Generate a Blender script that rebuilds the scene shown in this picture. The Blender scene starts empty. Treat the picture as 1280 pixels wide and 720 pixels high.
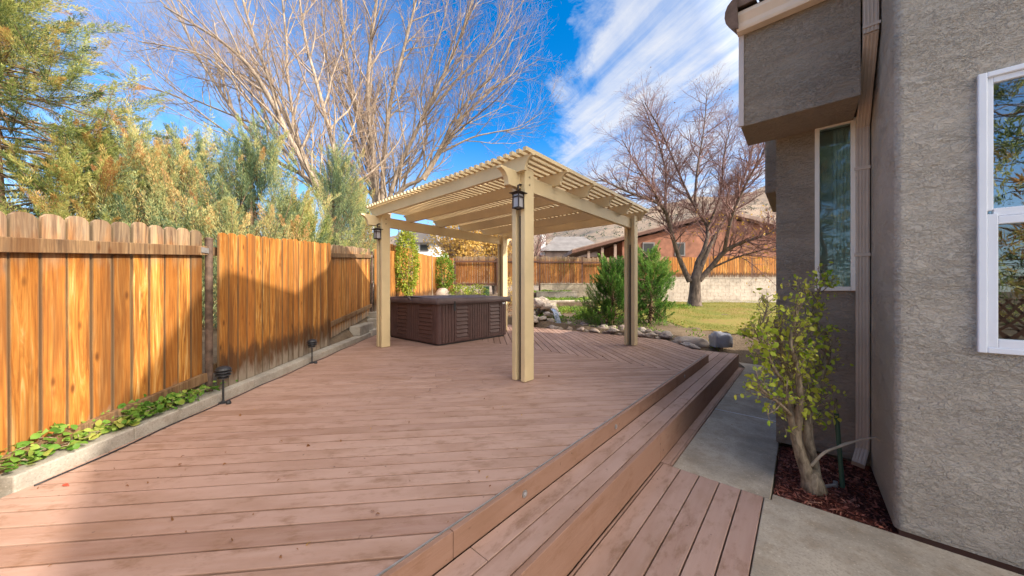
import bpy, math, random
import numpy as np
from mathutils import Vector, noise as mnoise
random.seed(7)
rng = np.random.default_rng(11)
S = bpy.context.scene
COL = S.collection
R = math.radians
PI = math.pi

# ------------------------------------------------------------------ frame of reference
# world x runs along the house front, world y runs along the deck step, origin under the camera
F, H, HY = 410.0, 1.08, 362.0
A = math.atan2(363, 410)
CA, SA = math.cos(A), math.sin(A)
def C(X, Y, z=0.0):                 # camera-aligned ground coordinates -> world
    return Vector((CA * X - SA * Y, SA * X + CA * Y, z))
def G(px, py, z):                   # a spot on a level plane
    Y = (H - z) * F / (py - HY)
    return C((px - 640) / F * Y, Y, z)
def P(px, py, Y):                   # a spot at a known distance
    return C((px - 640) / F * Y, Y, H - (py - HY) / F * Y)
def cam_xy(x, y):
    return (CA * x + SA * y, -SA * x + CA * y)

# ------------------------------------------------------------------ object helpers
LOC = {}
def tag(o, label=None, cat=None, group=None, kind=None):
    if label: o['label'] = label
    if cat: o['category'] = cat
    if group: o['group'] = group
    if kind: o['kind'] = kind
    return o
def thing(name, label, cat, loc=(0, 0, 0), group=None):
    o = bpy.data.objects.new(name, None); COL.objects.link(o)
    o.location = loc; o.empty_display_size = 0.1
    LOC[o.name] = Vector(loc)
    return tag(o, label, cat, group)
def link(name, me, mat, parent=None, smooth=False, bevel=0, label=None):
    o = bpy.data.objects.new(name, me); COL.objects.link(o)
    if mat: me.materials.append(mat)
    if parent: o.parent = parent
    if smooth: me.polygons.foreach_set('use_smooth', [True] * len(me.polygons))
    if bevel:
        b = o.modifiers.new('Bevel', 'BEVEL'); b.width = bevel; b.segments = 2; b.limit_method = 'ANGLE'; b.angle_limit = R(40)
    if label: o['label'] = label
    return o
def origin_of(parent):
    if parent is None: return Vector((0, 0, 0))
    return LOC.get(parent.name, Vector((0, 0, 0)))
class MB:
    def __init__(self): self.v = []; self.f = []; self.a = []; self.b = []
    def add(self, v, f, a=None, b=None):
        self.b += list(b) if b is not None else [0.0] * len(v)
        n = len(self.v); self.v += [tuple(p) for p in v]; self.f += [tuple(i + n for i in q) for q in f]
        self.a += list(a) if a is not None else [0.5] * len(v)
    def box(self, x0, x1, y0, y1, z0, z1):
        self.add([(x0, y0, z0), (x1, y0, z0), (x1, y1, z0), (x0, y1, z0), (x0, y0, z1), (x1, y0, z1), (x1, y1, z1), (x0, y1, z1)],
                 [(0, 3, 2, 1), (4, 5, 6, 7), (0, 1, 5, 4), (1, 2, 6, 5), (2, 3, 7, 6), (3, 0, 4, 7)])
        return self
    def obox(self, c, ax, ay, az, sx, sy, sz):      # oriented box, full sizes
        c = Vector(c); ax = Vector(ax) * sx / 2; ay = Vector(ay) * sy / 2; az = Vector(az) * sz / 2
        v = [c + i * ax + j * ay + k * az for k in (-1, 1) for j in (-1, 1) for i in (-1, 1)]
        self.add(v, [(0, 2, 3, 1), (4, 5, 7, 6), (0, 1, 5, 4), (1, 3, 7, 5), (3, 2, 6, 7), (2, 0, 4, 6)])
        return self
    def prism(self, poly, z0, z1):                  # polygon in plan, counter-clockwise
        n = len(poly)
        v = [(p[0], p[1], z0) for p in poly] + [(p[0], p[1], z1) for p in poly]
        f = [tuple(range(n - 1, -1, -1)), tuple(range(n, 2 * n))] + [(i, (i + 1) % n, n + (i + 1) % n, n + i) for i in range(n)]
        self.add(v, f); return self
    def sweep(self, prof, o, ex, ez, ey, L):        # profile (a,b) in plane ex,ez swept L along ey
        o, ex, ez, ey = map(Vector, (o, ex, ez, ey)); n = len(prof)
        v = [o + ex * a + ez * b for a, b in prof] + [o + ex * a + ez * b + ey * L for a, b in prof]
        f = [tuple(range(n - 1, -1, -1)), tuple(range(n, 2 * n))] + [(i, (i + 1) % n, n + (i + 1) % n, n + i) for i in range(n)]
        self.add(v, f); return self
    def tube(self, pts, rad, n=6, cap=True):
        pts = [Vector(p) for p in pts]; m = len(pts)
        if not hasattr(rad, '__len__'): rad = [rad] * m
        t0 = (pts[1] - pts[0]).normalized()
        s = t0.cross(Vector((0.31, 0.17, 0.93)));
        if s.length < 0.05: s = t0.cross(Vector((1, 0, 0)))
        s.normalize(); V = []; Fc = []
        for i, p in enumerate(pts):
            t = (pts[min(i + 1, m - 1)] - pts[max(i - 1, 0)]).normalized()
            s = (s - t * s.dot(t)); s.normalize(); b = t.cross(s)
            for k in range(n):
                an = 2 * PI * k / n
                V.append(p + (s * math.cos(an) + b * math.sin(an)) * rad[i])
        for i in range(m - 1):
            for k in range(n):
                a = i * n + k; c = i * n + (k + 1) % n
                Fc.append((a, c, c + n, a + n))
        if cap:
            Fc.append(tuple(range(n - 1, -1, -1))); Fc.append(tuple((m - 1) * n + k for k in range(n)))
        self.add(V, Fc); return self
    def lathe(self, c, prof, n=20):
        V = []; Fc = []
        for r, z in prof:
            for k in range(n):
                an = 2 * PI * k / n; V.append((c[0] + r * math.cos(an), c[1] + r * math.sin(an), c[2] + z))
        for i in range(len(prof) - 1):
            for k in range(n):
                a = i * n + k; b = i * n + (k + 1) % n
                Fc.append((a, b, b + n, a + n))
        Fc.append(tuple(range(n - 1, -1, -1))); Fc.append(tuple((len(prof) - 1) * n + k for k in range(n)))
        self.add(V, Fc); return self
    def build(self, name, mat, parent=None, smooth=False, bevel=0, label=None, attr=False):
        o = origin_of(parent)
        me = bpy.data.meshes.new(name)
        me.from_pydata([(x - o.x, y - o.y, z - o.z) for x, y, z in self.v], [], self.f)
        if attr:
            at = me.attributes.new('hgt', 'FLOAT', 'POINT'); at.data.foreach_set('value', self.a)
            at = me.attributes.new('edge', 'FLOAT', 'POINT'); at.data.foreach_set('value', self.b)
        me.update()
        ob = link(name, me, mat, parent, smooth, bevel, label)
        LOC[ob.name] = o
        return ob
def np_mesh(name, V, Fq, mat, parent=None, smooth=False):
    o = origin_of(parent)
    V = np.asarray(V, dtype=np.float32) - np.array(o, dtype=np.float32)
    k = Fq.shape[1]; me = bpy.data.meshes.new(name)
    me.vertices.add(len(V)); me.vertices.foreach_set('co', V.ravel())
    me.loops.add(Fq.size); me.loops.foreach_set('vertex_index', Fq.astype(np.int32).ravel())
    me.polygons.add(len(Fq)); me.polygons.foreach_set('loop_start', np.arange(0, Fq.size, k, dtype=np.int32))
    me.polygons.foreach_set('loop_total', np.full(len(Fq), k, dtype=np.int32))
    me.update(calc_edges=True); me.validate()
    ob = link(name, me, mat, parent, smooth); LOC[ob.name] = o
    return ob
def unit(a): return a / np.maximum(np.linalg.norm(a, axis=1, keepdims=True), 1e-6)
def blades(C0, D, L, Wd, mid=0.45, fold=0.0):
    """one bent diamond leaf per row: base C0, direction D, length L, width Wd"""
    n = len(C0); D = unit(D)
    side = unit(np.cross(D, unit(rng.normal(size=(n, 3)))))
    nor = np.cross(side, D)
    L = np.broadcast_to(np.asarray(L, dtype=float).reshape(-1, 1), (n, 1)); Wd = np.broadcast_to(np.asarray(Wd, dtype=float).reshape(-1, 1), (n, 1))
    m = C0 + D * L * mid + nor * L * fold
    V = np.stack([C0, m + side * Wd / 2, C0 + D * L, m - side * Wd / 2], axis=1).reshape(-1, 3)
    return V, np.arange(4 * n).reshape(n, 4)

# ------------------------------------------------------------------ materials
def mat(name):
    m = bpy.data.materials.new(name); m.use_nodes = True
    nt = m.node_tree; nt.nodes.clear()
    out = nt.nodes.new('ShaderNodeOutputMaterial'); b = nt.nodes.new('ShaderNodeBsdfPrincipled')
    nt.links.new(b.outputs[0], out.inputs[0])
    return m, nt, b, out
def N(nt, typ, **kw):
    n = nt.nodes.new(typ)
    for k, v in kw.items():
        if k in n.inputs and not hasattr(n, k): n.inputs[k].default_value = v
        elif hasattr(n, k): setattr(n, k, v)
        else: n.inputs[k].default_value = v
    return n
def L(nt, a, b): nt.links.new(a, b)
def coords(nt, scale=(1, 1, 1), rot=(0, 0, 0), island=0.0):
    tc = N(nt, 'ShaderNodeTexCoord'); mp = N(nt, 'ShaderNodeMapping')
    mp.inputs['Scale'].default_value = scale; mp.inputs['Rotation'].default_value = rot
    if any(rot):
        m0 = N(nt, 'ShaderNodeMapping'); m0.inputs['Rotation'].default_value = rot; mp.inputs['Rotation'].default_value = (0, 0, 0)
        L(nt, tc.outputs['Object'], m0.inputs[0]); src = m0.outputs[0]
    else: src = tc.outputs['Object']
    if island:
        ge = N(nt, 'ShaderNodeNewGeometry'); mu = N(nt, 'ShaderNodeVectorMath', operation='SCALE')
        cb = N(nt, 'ShaderNodeCombineXYZ')
        L(nt, ge.outputs['Random Per Island'], cb.inputs[0]); L(nt, ge.outputs['Random Per Island'], cb.inputs[1]); L(nt, ge.outputs['Random Per Island'], cb.inputs[2])
        L(nt, cb.outputs[0], mu.inputs[0]); mu.inputs['Scale'].default_value = island
        ad = N(nt, 'ShaderNodeVectorMath', operation='ADD'); L(nt, src, ad.inputs[0]); L(nt, mu.outputs[0], ad.inputs[1]); src = ad.outputs[0]
    L(nt, src, mp.inputs[0])
    return mp.outputs[0]
def noise(nt, vec, scale, detail=4, rough=0.55, dist=0.0):
    n = N(nt, 'ShaderNodeTexNoise'); n.inputs['Scale'].default_value = scale; n.inputs['Detail'].default_value = detail
    n.inputs['Roughness'].default_value = rough; n.inputs['Distortion'].default_value = dist
    L(nt, vec, n.inputs['Vector']); return n.outputs['Fac']
def ramp(nt, fac, stops, interp='LINEAR'):
    r = N(nt, 'ShaderNodeValToRGB'); e = r.color_ramp; e.interpolation = interp
    while len(e.elements) < len(stops): e.elements.new(0.5)
    for el, (p, c) in zip(e.elements, stops):
        el.position = p; el.color = (c[0], c[1], c[2], 1) if hasattr(c, '__len__') else (c, c, c, 1)
    L(nt, fac, r.inputs[0]); return r.outputs[0]
def mix(nt, fac, a, b, mode='MIX'):
    m = N(nt, 'ShaderNodeMix', data_type='RGBA', blend_type=mode)
    for s, i in ((fac, 0), (a, 6), (b, 7)):
        if hasattr(s, 'is_linked'): L(nt, s, m.inputs[i])
        else: m.inputs[i].default_value = s if i == 0 else (s[0], s[1], s[2], 1)
    return m.outputs[2]
def math_(nt, op, a, b=0.0, clamp=False):
    m = N(nt, 'ShaderNodeMath', operation=op); m.use_clamp = clamp
    for i, s in enumerate((a, b)):
        if hasattr(s, 'is_linked'): L(nt, s, m.inputs[i])
        else: m.inputs[i].default_value = s
    return m.outputs[0]
def island(nt): return N(nt, 'ShaderNodeNewGeometry').outputs['Random Per Island']
def bump(nt, b, h, strength=0.4, dist=0.01):
    n = N(nt, 'ShaderNodeBump'); n.inputs['Strength'].default_value = strength; n.inputs['Distance'].default_value = dist
    L(nt, h, n.inputs['Height']); L(nt, n.outputs[0], b.inputs['Normal']); return n
def simple(name, c, rough=0.6, var=0.12, sc=6, bstr=0.15, spec=0.3, metallic=0.0):
    m, nt, b, o = mat(name); v = coords(nt)
    n1 = noise(nt, v, sc, 5); n2 = noise(nt, v, sc * 9, 3)
    lo = [x * (1 - var * 1.6) for x in c]; hi = [min(1, x * (1 + var * 1.4)) for x in c]
    col = mix(nt, math_(nt, 'MULTIPLY', n2, 0.35), ramp(nt, n1, [(0.3, lo), (0.7, hi)]), lo)
    L(nt, col, b.inputs['Base Color']); b.inputs['Roughness'].default_value = rough
    b.inputs['Specular IOR Level'].default_value = spec; b.inputs['Metallic'].default_value = metallic
    if bstr: bump(nt, b, n2, bstr, 0.004)
    return m
def deck_mat(name, rotz, cols):
    m, nt, b, o = mat(name)
    v = coords(nt, (0.9, 14, 14), (0, 0, -rotz), island=13.0)
    g = noise(nt, v, 2.2, 6, 0.6, 0.6)
    v2 = coords(nt, (1, 1, 1)); vi = coords(nt, (1, 2.2, 2.2), (0, 0, -rotz), island=9.0); st = noise(nt, vi, 1.6, 5, 0.6); sp = noise(nt, v2, 26, 3, 0.5); st2 = noise(nt, vi, 5.5, 5, 0.7)
    isl = island(nt)
    base = ramp(nt, isl, [(0.0, cols[0]), (0.5, cols[1]), (1.0, cols[2])])
    base = mix(nt, ramp(nt, g, [(0.36, 0.0), (0.66, 0.42)]), base, cols[3])
    base = mix(nt, ramp(nt, st, [(0.46, 0.0), (0.74, 0.6)]), base, cols[4])
    base = mix(nt, ramp(nt, st2, [(0.52, 0.0), (0.70, 0.62)]), base, cols[5])
    base = mix(nt, ramp(nt, sp, [(0.70, 0.0), (0.76, 0.7)]), base, (0.055, 0.032, 0.022))
    L(nt, base, b.inputs['Base Color']); b.inputs['Specular IOR Level'].default_value = 0.3
    L(nt, ramp(nt, g, [(0.3, 0.55), (0.7, 0.75)]), b.inputs['Roughness'])
    fg = noise(nt, coords(nt, (2.0, 70, 70), (0, 0, -rotz), island=3.0), 2.5, 4, 0.6)
    bump(nt, b, math_(nt, 'ADD', g, fg), 0.35, 0.004)
    return m
DC = [(0.295, 0.172, 0.128), (0.415, 0.264, 0.203), (0.352, 0.214, 0.161), (0.465, 0.325, 0.262), (0.24, 0.130, 0.074), (0.185, 0.094, 0.045)]
def fence_mat(name, pal, grey_top, stain):
    m, nt, b, o = mat(name)
    v = coords(nt, (13, 13, 0.8), island=17.0)
    g = noise(nt, v, 1.7, 6, 0.66, 1.8)
    vk = coords(nt, (5.5, 5.5, 2.2), island=29.0)
    kn = N(nt, 'ShaderNodeTexVoronoi'); kn.inputs['Scale'].default_value = 1.7; L(nt, vk, kn.inputs['Vector'])
    isl = island(nt)
    base = ramp(nt, g, [(0.32, pal[0]), (0.43, pal[1]), (0.54, pal[2]), (0.66, pal[3])])
    base = mix(nt, ramp(nt, isl, [(0.0, 0.0), (1.0, 0.8)]), base, pal[4])
    fine = noise(nt, coords(nt, (60, 60, 1.4), island=7.0), 2.0, 4, 0.6)
    base = mix(nt, ramp(nt, fine, [(0.47, 0.0), (0.66, 0.5)]), base, pal[0])
    base = mix(nt, ramp(nt, kn.outputs['Distance'], [(0.05, 0.9), (0.16, 0.0)]), base, (0.13, 0.045, 0.012))
    hg = N(nt, 'ShaderNodeAttribute', attribute_name='hgt').outputs['Fac']
    n3 = noise(nt, coords(nt, (7, 7, 2.2), island=5.0), 1.5, 4, 0.6)
    hn = math_(nt, 'ADD', hg, math_(nt, 'MULTIPLY', math_(nt, 'SUBTRACT', n3, 0.5), 0.38))
    st_ = noise(nt, coords(nt, (5, 5, 0.55), island=41.0), 1.2, 4, 0.65)
    base = mix(nt, ramp(nt, st_, [(0.47, 0.0), (0.66, 0.72)]), base, (0.145, 0.058, 0.019))
    if stain:
        base = mix(nt, ramp(nt, hn, [(0.10, 0.9), (0.19, 0.80), (0.27, 0.0)]), base, (0.075, 0.035, 0.016))
    base = mix(nt, ramp(nt, hn, [(0.02, 0.85), (0.13, 0.0)]), base, (0.30, 0.25, 0.19))
    if grey_top:
        base = mix(nt, ramp(nt, hn, [(0.78, 0.0), (0.95, 0.8)]), base, ramp(nt, g, [(0.35, (0.13, 0.10, 0.075)), (0.55, (0.31, 0.24, 0.165)), (0.7, (0.46, 0.34, 0.20))]))
    base = mix(nt, 1.0, base, ramp(nt, math_(nt, 'FRACT', math_(nt, 'MULTIPLY', isl, 7.31)), [(0.0, 0.55), (0.5, 0.95), (1.0, 1.15)]), 'MULTIPLY')
    ed = math_(nt, 'ABSOLUTE', N(nt, 'ShaderNodeAttribute', attribute_name='edge').outputs['Fac'])
    ed = math_(nt, 'ADD', ed, math_(nt, 'MULTIPLY', math_(nt, 'SUBTRACT', n3, 0.5), 0.22))
    base = mix(nt, ramp(nt, ed, [(0.86, 0.0), (1.0, 0.75)]), base, (0.12, 0.085, 0.05))
    L(nt, base, b.inputs['Base Color']); b.inputs['Roughness'].default_value = 0.7; b.inputs['Specular IOR Level'].default_value = 0.2
    bump(nt, b, g, 0.3, 0.004)
    return m
ORANGE = [(0.13, 0.042, 0.010), (0.38, 0.145, 0.025), (0.58, 0.275, 0.058), (0.76, 0.49, 0.19), (0.40, 0.145, 0.030)]
BACKO = [(0.09, 0.035, 0.016), (0.30, 0.105, 0.027), (0.52, 0.215, 0.045), (0.66, 0.40, 0.14), (0.20, 0.08, 0.03)]
def leaf_mat(name, cols, sc=1.2, trans=0.3, tint=False):
    m, nt, b, o = mat(name)
    isl = island(nt)
    n1 = noise(nt, coords(nt), sc, 3, 0.6)
    fac = math_(nt, 'ADD', math_(nt, 'MULTIPLY', isl, 0.45), math_(nt, 'MULTIPLY', math_(nt, 'SUBTRACT', n1, 0.25), 1.1), True)
    if tint:
        at = N(nt, 'ShaderNodeAttribute', attribute_name='tint').outputs['Fac']
        fac = math_(nt, 'ADD', math_(nt, 'MULTIPLY', math_(nt, 'SUBTRACT', isl, 0.5), 0.35), at, True)
    st = [(i / (len(cols) - 1) * 0.8 + 0.1, c) for i, c in enumerate(cols)]
    col = ramp(nt, fac, st)
    L(nt, col, b.inputs['Base Color']); b.inputs['Roughness'].default_value = 0.55; b.inputs['Specular IOR Level'].default_value = 0.25
    tr = N(nt, 'ShaderNodeBsdfTranslucent'); L(nt, col, tr.inputs[0])
    ms = N(nt, 'ShaderNodeMixShader'); ms.inputs[0].default_value = trans
    L(nt, b.outputs[0], ms.inputs[1]); L(nt, tr.outputs[0], ms.inputs[2]); L(nt, ms.outputs[0], o.inputs[0])
    return m
def bark_mat(name, c0, c1, sc=10):
    m, nt, b, o = mat(name); v = coords(nt, (1, 1, 0.3))
    n = noise(nt, v, sc, 5, 0.65, 0.6)
    L(nt, ramp(nt, n, [(0.3, c0), (0.65, c1)]), b.inputs['Base Color']); b.inputs['Roughness'].default_value = 0.85; b.inputs['Specular IOR Level'].default_value = 0.15
    bump(nt, b, n, 0.6, 0.02); return m
def stucco_mat(name, c):
    m, nt, b, o = mat(name); v = coords(nt, (1, 1, 1.7))
    n1 = noise(nt, v, 7.5, 6, 0.60, 0.4); n2 = noise(nt, v, 12.5, 6, 0.6, 0.4); n3 = noise(nt, v, 90, 4, 0.65); n4 = noise(nt, v, 27, 5, 0.6, 0.5)
    p3 = ramp(nt, n4, [(0.45, 0.0), (0.47, 0.5), (0.54, 0.55), (0.56, 1.0)])
    p1 = ramp(nt, n1, [(0.37, 0.0), (0.386, 0.30), (0.455, 0.34), (0.470, 0.62), (0.54, 0.66), (0.556, 0.92), (0.70, 1.0)])
    p2 = ramp(nt, n2, [(0.43, 0.0), (0.446, 0.45), (0.53, 0.5), (0.546, 0.95), (0.7, 1.0)])
    h = math_(nt, 'ADD', math_(nt, 'ADD', math_(nt, 'MULTIPLY', p1, 0.8), math_(nt, 'MULTIPLY', p2, 0.45)), math_(nt, 'ADD', math_(nt, 'MULTIPLY', p3, 0.32), math_(nt, 'MULTIPLY', n3, 0.3)))
    big = noise(nt, v, 0.9, 4, 0.6)
    col = ramp(nt, big, [(0.3, [x * 0.90 for x in c]), (0.7, [x * 1.08 for x in c])])
    L(nt, col, b.inputs['Base Color']); b.inputs['Roughness'].default_value = 0.85; b.inputs['Specular IOR Level'].default_value = 0.25
    h = math_(nt, 'MULTIPLY', h, ramp(nt, noise(nt, v, 2.6, 3, 0.5), [(0.32, 0.45), (0.6, 1.1)]))
    sx_ = N(nt, 'ShaderNodeSeparateXYZ'); L(nt, N(nt, 'ShaderNodeTexCoord').outputs['Object'], sx_.inputs[0])
    dirt = math_(nt, 'ADD', sx_.outputs[2], math_(nt, 'MULTIPLY', math_(nt, 'SUBTRACT', n1, 0.5), 0.25))
    col = mix(nt, ramp(nt, dirt, [(0.06, 0.45), (0.20, 0.0)]), col, [x * 0.6 for x in c]); L(nt, col, b.inputs['Base Color'])
    bump(nt, b, h, 1.0, 0.019); return m
def concrete_mat(name, c, sc=3.0):
    m, nt, b, o = mat(name); v = coords(nt)
    n1 = noise(nt, v, sc * 0.5, 6, 0.65); n2 = noise(nt, v, sc * 30, 4, 0.6); n3 = noise(nt, v, sc * 3.3, 4, 0.6)
    col = ramp(nt, n1, [(0.32, [x * 0.60 for x in c]), (0.5, c), (0.68, [min(1, x * 1.25) for x in c])])
    col = mix(nt, ramp(nt, n3, [(0.46, 0.0), (0.70, 0.5)]), col, [c[0] * 0.66, c[1] * 0.58, c[2] * 0.49])
    col = mix(nt, ramp(nt, n2, [(0.52, 0.0), (0.66, 0.5)]), col, [x * 0.5 for x in c])
    col = mix(nt, ramp(nt, n2, [(0.30, 0.6), (0.37, 0.0)]), col, [min(1, x * 1.7) for x in c])
    L(nt, col, b.inputs['Base Color']); b.inputs['Roughness'].default_value = 0.85; b.inputs['Specular IOR Level'].default_value = 0.25
    bump(nt, b, n2, 0.35, 0.004); return m
def ground_mat(name, stops, sc=2.0):
    m, nt, b, o = mat(name); v = coords(nt)
    n1 = noise(nt, v, sc, 6, 0.7); n2 = noise(nt, v, sc * 14, 4, 0.7)
    f = math_(nt, 'ADD', math_(nt, 'MULTIPLY', n1, 0.65), math_(nt, 'MULTIPLY', n2, 0.35))
    L(nt, ramp(nt, f, stops), b.inputs['Base Color']); b.inputs['Roughness'].default_value = 0.95; b.inputs['Specular IOR Level'].default_value = 0.1
    bump(nt, b, n2, 0.8, 0.03); return m
def rock_mat(name, c):
    m, nt, b, o = mat(name); v = coords(nt)
    n1 = noise(nt, v, 5, 6, 0.65); n2 = noise(nt, v, 40, 4, 0.6)
    oi = N(nt, 'ShaderNodeObjectInfo').outputs['Random']
    base = ramp(nt, oi, [(0.0, c[0]), (0.35, c[1]), (0.7, c[2]), (1.0, c[3])])
    base = mix(nt, ramp(nt, n1, [(0.4, 0.0), (0.7, 0.6)]), base, (0.42, 0.37, 0.33))
    base = mix(nt, ramp(nt, n2, [(0.52, 0.0), (0.7, 0.5)]), base, (0.09, 0.075, 0.06))
    L(nt, base, b.inputs['Base Color']); b.inputs['Roughness'].default_value = 0.85
    bump(nt, b, n1, 0.5, 0.03); return m
def glass_mat(name, add=0.18, mul=1.4):
    m, nt, b, o = mat(name)
    gl = N(nt, 'ShaderNodeBsdfGlossy'); gl.inputs['Roughness'].default_value = 0.01; gl.inputs['Color'].default_value = (0.9, 0.95, 1, 1)
    tr = N(nt, 'ShaderNodeBsdfTransparent'); tr.inputs[0].default_value = (0.75, 0.82, 0.8, 1)
    v = coords(nt); n = noise(nt, v, 2.2, 2)
    bp = N(nt, 'ShaderNodeBump'); bp.inputs['Strength'].default_value = 0.05; bp.inputs['Distance'].default_value = 0.05; L(nt, n, bp.inputs['Height']); L(nt, bp.outputs[0], gl.inputs['Normal'])
    fr = N(nt, 'ShaderNodeFresnel'); fr.inputs['IOR'].default_value = 1.6
    fa = math_(nt, 'ADD', math_(nt, 'MULTIPLY', fr.outputs[0], mul), add, True)
    ms = N(nt, 'ShaderNodeMixShader'); L(nt, fa, ms.inputs[0]); L(nt, tr.outputs[0], ms.inputs[1]); L(nt, gl.outputs[0], ms.inputs[2])
    L(nt, ms.outputs[0], o.inputs[0]); return m

ang1 = math.atan2(0.742, 0.670); ang2 = math.atan2(-0.694, 0.720)
M = {}
M['deck1'] = deck_mat('deck_boards_near', ang1, DC)
M['deck2'] = deck_mat('deck_boards_far', ang2, DC)
M['deckv'] = deck_mat('deck_boards_step', PI / 2, DC)
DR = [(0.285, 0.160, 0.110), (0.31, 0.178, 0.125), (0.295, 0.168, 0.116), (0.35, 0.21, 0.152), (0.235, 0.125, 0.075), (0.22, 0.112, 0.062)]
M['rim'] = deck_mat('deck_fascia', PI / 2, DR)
M['fence'] = fence_mat('fence_orange', ORANGE, False, True)
M['fence_g'] = fence_mat('fence_orange_weathered', ORANGE, True, False)
M['fence_b'] = fence_mat('fence_back', BACKO, True, False)
M['rail'] = fence_mat('fence_rail', [(0.10, 0.06, 0.035), (0.22, 0.13, 0.07), (0.36, 0.21, 0.10), (0.46, 0.30, 0.15), (0.30, 0.2, 0.12)], False, False)
M['rust'] = simple('rusted_post', (0.115, 0.075, 0.055), 0.7, 0.35, 14, 0.3)
M['steel'] = simple('galvanised_steel', (0.42, 0.42, 0.42), 0.45, 0.15, 20, 0.1, 0.5, 0.7)
M['stucco'] = stucco_mat('stucco', (0.485, 0.428, 0.352))
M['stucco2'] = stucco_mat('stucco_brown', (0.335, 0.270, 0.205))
M['conc'] = concrete_mat('concrete_walk', (0.41, 0.345, 0.262))
M['curb'] = concrete_mat('concrete_curb', (0.36, 0.325, 0.275))
M['wallc'] = concrete_mat('concrete_wall', (0.46, 0.40, 0.33))
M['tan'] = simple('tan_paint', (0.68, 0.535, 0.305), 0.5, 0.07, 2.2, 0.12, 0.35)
M['tan2'] = simple('dark_tan_steel', (0.44, 0.35, 0.21), 0.6, 0.1, 5, 0.05)  # inner posts and bolts are steel in a darker tan of their own
M['gutter'] = simple('gutter_paint', (0.78, 0.64, 0.50), 0.45, 0.06, 4, 0.05, 0.4)
M['spout'] = simple('downspout_paint', (0.56, 0.45, 0.35), 0.5, 0.08, 4, 0.05, 0.4)
M['stripp'] = simple('pale_corner_strip', (0.55, 0.47, 0.43), 0.6, 0.05, 4, 0.05)  # paler tone for the strip at the overhang corner
M['tile'] = simple('roof_tile', (0.20, 0.145, 0.12), 0.85, 0.3, 9, 0.4)
M['vinyl'] = simple('white_vinyl', (0.80, 0.82, 0.86), 0.35, 0.02, 5, 0.0, 0.5)
M['almond'] = simple('almond_vinyl', (0.82, 0.75, 0.64), 0.4, 0.03, 5, 0.0, 0.5)
M['glass'] = glass_mat('window_glass'); M['glass3'] = glass_mat('screened_window_glass', 0.10, 1.0); M['glass2'] = glass_mat('clear_window_glass', 0.02, 0.8)
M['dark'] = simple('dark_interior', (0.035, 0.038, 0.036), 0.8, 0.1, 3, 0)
M['curtain'] = simple('curtain', (0.72, 0.78, 0.74), 0.8, 0.15, 8, 0.1)
M['tub'] = simple('tub_cabinet', (0.105, 0.054, 0.046), 0.5, 0.16, 5, 0.12, 0.4)
M['tubc'] = simple('tub_cover_vinyl', (0.15, 0.105, 0.10), 0.6, 0.2, 5, 0.35, 0.5)
M['black'] = simple('black_plastic', (0.022, 0.023, 0.027), 0.45, 0.15, 20, 0.1, 0.45)
M['bronze'] = simple('lantern_bronze', (0.06, 0.045, 0.04), 0.5, 0.2, 14, 0.1, 0.4, 0.3)
M['frost'] = simple('lantern_glass', (0.40, 0.385, 0.40), 0.25, 0.04, 10, 0.1, 0.6)
M['bark_grey'] = bark_mat('bark_grey', (0.15, 0.115, 0.085), (0.42, 0.34, 0.265), 9)
M['twig_tan'] = bark_mat('twig_tan', (0.19, 0.135, 0.10), (0.38, 0.285, 0.215), 3)
M['bark_dark'] = bark_mat('bark_cherry', (0.045, 0.035, 0.03), (0.21, 0.16, 0.13), 9)
M['twig_red'] = bark_mat('twig_reddish', (0.15, 0.08, 0.07), (0.30, 0.18, 0.165), 3)
M['twig_pale'] = bark_mat('twig_pale', (0.34, 0.26, 0.17), (0.58, 0.47, 0.34), 8)
M['bark_con'] = bark_mat('bark_conifer', (0.10, 0.06, 0.04), (0.30, 0.2, 0.13), 8)
M['bark_shrub'] = bark_mat('bark_shrub', (0.10, 0.07, 0.045), (0.37, 0.29, 0.195), 38)
M['conifer'] = leaf_mat('juniper_foliage', [(0.06, 0.10, 0.035), (0.19, 0.25, 0.075), (0.40, 0.44, 0.13), (0.58, 0.54, 0.19), (0.60, 0.42, 0.14), (0.44, 0.22, 0.08)], 1.5, 0.3, True)
M['conifer2'] = leaf_mat('juniper_foliage_blue', [(0.10, 0.16, 0.09), (0.27, 0.35, 0.17), (0.48, 0.52, 0.23), (0.63, 0.56, 0.24), (0.68, 0.45, 0.19), (0.54, 0.28, 0.12)], 1.2, 0.3, True)
M['green'] = leaf_mat('arborvitae_foliage', [(0.04, 0.10, 0.02), (0.09, 0.22, 0.035), (0.17, 0.34, 0.06), (0.27, 0.40, 0.085)], 2.5, 0.3, True)
M['ivy'] = leaf_mat('ivy_leaf', [(0.03, 0.085, 0.012), (0.08, 0.19, 0.022), (0.15, 0.29, 0.04), (0.29, 0.38, 0.07), (0.42, 0.37, 0.09)], 5.0, 0.35)
M['ivyy'] = leaf_mat('ivy_wall_leaf', [(0.07, 0.16, 0.015), (0.20, 0.30, 0.03), (0.38, 0.40, 0.05), (0.46, 0.38, 0.06)], 1.6, 0.3)
M['shrub'] = leaf_mat('shrub_leaf', [(0.16, 0.32, 0.02), (0.42, 0.52, 0.05), (0.62, 0.62, 0.09), (0.66, 0.56, 0.14)], 4.0, 0.45)
M['autumn'] = leaf_mat('autumn_leaf', [(0.34, 0.22, 0.03), (0.50, 0.32, 0.05), (0.56, 0.34, 0.06), (0.42, 0.19, 0.04)], 0.8, 0.4)
M['amber'] = leaf_mat('amber_twig_leaf', [(0.44, 0.30, 0.07), (0.66, 0.46, 0.12), (0.70, 0.48, 0.16), (0.52, 0.30, 0.11)], 0.8, 0.45)
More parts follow.
